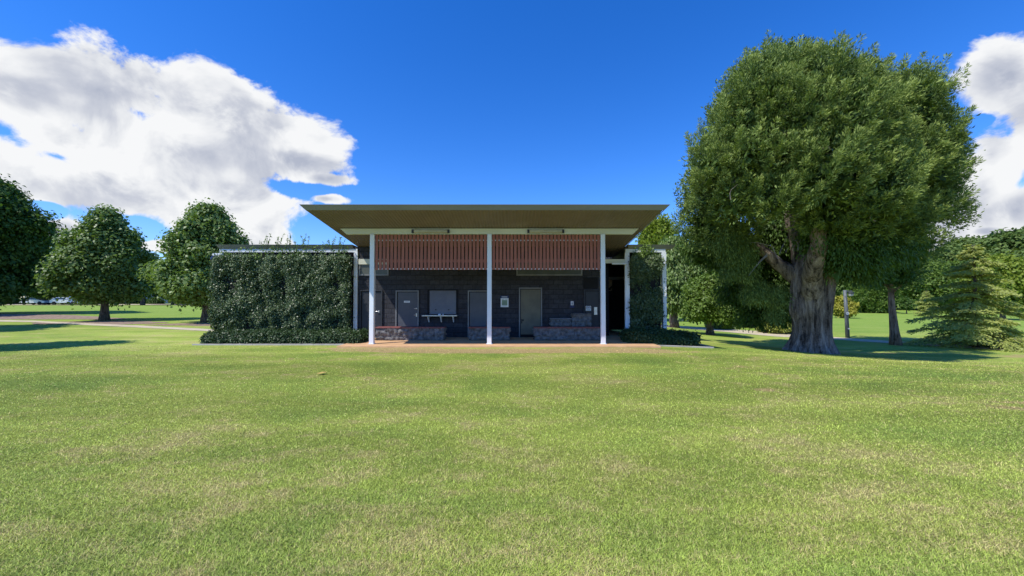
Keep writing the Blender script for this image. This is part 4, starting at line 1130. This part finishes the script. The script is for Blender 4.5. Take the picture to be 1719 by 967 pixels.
def house(x, y, w, d, h, wallm, label):
    t = thing('weatherboard_house', label, 'house', (x, y, float(gz(x, y))), 0, 'houses behind the left lawn')
    MB().box(-w/2, w/2, 0, d, 0, h).build('wall', M[wallm], t)
    mb = MB(); b = 0
    mb.v = [(-w/2-.5, -.5, h), (w/2+.5, -.5, h), (w/2+.5, d+.5, h), (-w/2-.5, d+.5, h), (-w/2+2, d/2, h+1.9), (w/2-2, d/2, h+1.9)]
    mb.f = [(0, 1, 5, 4), (1, 2, 5), (2, 3, 4, 5), (3, 0, 4), (3, 2, 1, 0)]
    mb.build('roof', M['rooftin'], t)
    for k in range(3):
        cx = -w/2+w*(k+.5)/3
        if k == 1:
            o = MB().box(cx-.5, cx+.5, -.06, -.003, .1, 2.1).build('door', M['housewhite'], t)
            MB().box(cx+.3, cx+.4, -.09, -.062, 1, 1.1).build('handle', M['steel'], o)
        else:
            o = MB().box(cx-.8, cx+.8, -.05, -.003, .9, 2.1).build('window', M['glass'], t)
            MB().box(cx-.9, cx-.8, -.07, -.003, .8, 2.2).box(cx+.8, cx+.9, -.07, -.003, .8, 2.2).box(cx-.8, cx+.8, -.07, -.003, 2.1, 2.2).box(cx-.8, cx+.8, -.07, -.003, .8, .9).box(cx-.04, cx+.04, -.06, -.051, .9, 2.1).build('frame', M['housewhite'], o)
    for xk in (-w/2-.3, w/2+.3, 0):
        MB().box(xk-.08, xk+.08, -.42, -.3, 0, h-.003).build('verandah_post', M['housewhite'], t)
for px, Y, w, h, wm, lb_ in ((95, 90, 13, 2.9, 'housegrey', 'grey low house behind the parked cars'),
                            (205, 88, 11, 2.9, 'housewhite', 'white house seen between the two round-crowned trees'),
                            (338, 86, 10, 2.9, 'housegrey', 'blue-grey house behind the tree nearest the pavilion')):
    x, y = at_ground(px, Y); house(x, y, w, 8, h, wm, lb_)
# fallen yellow leaf on the lawn
p = G(540, 629)
t = MB().quadbox([(p[0]-.09, p[1]-.05, p[2]+.035), (p[0]+.02, p[1]-.08, p[2]+.04), (p[0]+.1, p[1]+.04, p[2]+.05), (p[0]-.03, p[1]+.08, p[2]+.045),
                  (p[0]-.09, p[1]-.05, p[2]+.038), (p[0]+.02, p[1]-.08, p[2]+.044), (p[0]+.1, p[1]+.04, p[2]+.055), (p[0]-.03, p[1]+.08, p[2]+.048)]).build('fallen_leaf', M['fallen'])
tag(t, 'single yellow fallen leaf lying on the lawn', 'leaf')

# ------------------------------------------------------------------ sun, sky, clouds
SUN = Vector((-.60, -.42, 1.0)).normalized()
sl = bpy.data.lights.new('sun', 'SUN'); sl.energy = 5.0; sl.angle = R(.53); sl.color = (1, .955, .88)
so = bpy.data.objects.new('sun', sl); COL.objects.link(so); so.rotation_euler = (-SUN).to_track_quat('-Z', 'Y').to_euler(); so.location = (0, 0, 60)
w = bpy.data.worlds.new('World'); SC.world = w; w.use_nodes = True
nt = w.node_tree; nt.nodes.clear()
sky = N(nt, 'ShaderNodeTexSky'); sky.sky_type = 'NISHITA'; sky.sun_disc = False
sky.sun_elevation = math.asin(SUN.z); sky.sun_rotation = math.atan2(SUN.x, SUN.y)
sky.air_density = 1.0; sky.dust_density = .1; sky.ozone_density = 2.2
hs = N(nt, 'ShaderNodeHueSaturation'); hs.inputs['Saturation'].default_value = 1.38; hs.inputs['Value'].default_value = 1.18
L(nt, sky.outputs[0], hs.inputs['Color'])
skyc = mixc(nt, 1.0, hs.outputs['Color'], (.72, .855, 1.27), 'MULTIPLY')
tc = N(nt, 'ShaderNodeTexCoord'); d = tc.outputs['Generated']
sp = N(nt, 'ShaderNodeSeparateXYZ'); L(nt, d, sp.inputs[0])
az = math_(nt, 'ARCTAN2', sp.outputs['X'], sp.outputs['Y']); el = math_(nt, 'ARCSINE', sp.outputs['Z'])
def azel(px, py):
    p = W(px, py, 10.0); x, y, z = p[0], p[1], p[2]-CAMH
    return math.atan2(x, y), math.asin(z/math.sqrt(x*x+y*y+z*z))
mask = None
CL = [(170, 195, 150, 55), (1595, 350, 70, 60), (1580, 405, 90, 26), (1640, 290, 70, 70), (20, 150, 190, 78), (190, 150, 200, 72), (340, 180, 170, 70), (470, 215, 115, 62), (-170, 190, 240, 150),
      (320, 260, 210, 75), (490, 270, 95, 42), (130, 255, 240, 80), (40, 290, 210, 60), (200, 320, 210, 60), (390, 330, 150, 80),
      (545, 300, 50, 14), (-80, 350, 170, 70), (548, 333, 42, 10), (105, 388, 60, 24), (410, 395, 100, 45), (255, 412, 70, 14), (-260, 420, 260, 120),
      (1690, 130, 95, 75), (1760, 180, 140, 130), (1665, 260, 75, 70), (1640, 320, 55, 60), (1585, 385, 70, 32), (1700, 352, 120, 40), (1655, 388, 40, 9), (1880, 260, 170, 180)]
HOLES = [(-10, 218, 100, 26), (95, 262, 100, 24), (60, 350, 60, 18), (225, 385, 60, 24), (70, 355, 45, 22), (1640, 205, 34, 14), (500, 320, 60, 18)]
ae = N(nt, 'ShaderNodeCombineXYZ'); L(nt, az, ae.inputs[0]); L(nt, el, ae.inputs[1])
def blob(px, py, rx, ry):
    a0, e0 = azel(px, py); a1, _ = azel(px+rx, py); _, e1 = azel(px, py-ry)
    n = N(nt, 'ShaderNodeVectorMath', operation='MULTIPLY_ADD'); L(nt, ae.outputs[0], n.inputs[0])
    ia, ie = 1/(a1-a0), 1/(e1-e0); n.inputs[1].default_value = (ia, ie, 0); n.inputs[2].default_value = (-a0*ia, -e0*ie, 0)
    l = N(nt, 'ShaderNodeVectorMath', operation='LENGTH'); L(nt, n.outputs[0], l.inputs[0])
    return math_(nt, 'SUBTRACT', 1.0, l.outputs['Value'])
for c_ in CL:
    e = blob(*c_); mask = e if mask is None else math_(nt, 'SMOOTH_MAX', mask, e, .25)
for c_ in HOLES:
    mask = math_(nt, 'SUBTRACT', mask, math_(nt, 'MULTIPLY', math_(nt, 'MAXIMUM', blob(*c_), 0.0), .95))
def shifted(v):
    n = N(nt, 'ShaderNodeVectorMath', operation='ADD'); L(nt, d, n.inputs[0]); n.inputs[1].default_value = v; return n.outputs[0]
f1 = noise(nt, d, 7.5, 10, .60, .35)
f2 = noise(nt, shifted((-.022, 0, .034)), 7.5, 5, .52, .35)
g1 = noise(nt, shifted((.3, .1, .2)), 3.6, 4, .5)
dens = math_(nt, 'ADD', math_(nt, 'MULTIPLY', mask, .95), math_(nt, 'MULTIPLY', math_(nt, 'SUBTRACT', f1, .5), 2.6))
alpha = mrange(nt, dens, -.06, .24)
lit = math_(nt, 'SUBTRACT', f1, f2)
thick = mrange(nt, dens, .10, .85)
sh = math_(nt, 'ADD', math_(nt, 'MULTIPLY', lit, 3.0), math_(nt, 'SUBTRACT', .93, math_(nt, 'MULTIPLY', thick, math_(nt, 'MULTIPLY', mrange(nt, g1, .30, .62), .55))), clamp=True)
cc = ramp(nt, sh, [(.12, (.45, .49, .60)), (.44, (.61, .64, .72)), (.68, (.80, .82, .86)), (.92, (.93, .94, .955))])
bg1 = N(nt, 'ShaderNodeBackground'); L(nt, skyc, bg1.inputs['Color']); bg1.inputs['Strength'].default_value = .15
bg2 = N(nt, 'ShaderNodeBackground'); L(nt, cc, bg2.inputs['Color']); bg2.inputs['Strength'].default_value = 1.0
mx = N(nt, 'ShaderNodeMixShader'); L(nt, alpha, mx.inputs[0]); L(nt, bg1.outputs[0], mx.inputs[1]); L(nt, bg2.outputs[0], mx.inputs[2])
wo = N(nt, 'ShaderNodeOutputWorld'); L(nt, mx.outputs[0], wo.inputs['Surface'])
SC.view_settings.view_transform = 'Standard'; SC.view_settings.look = 'None'; SC.view_settings.exposure = 0
SC.cycles.max_bounces = 6; SC.cycles.diffuse_bounces = 2; SC.cycles.transmission_bounces = 3; SC.cycles.transparent_max_bounces = 8
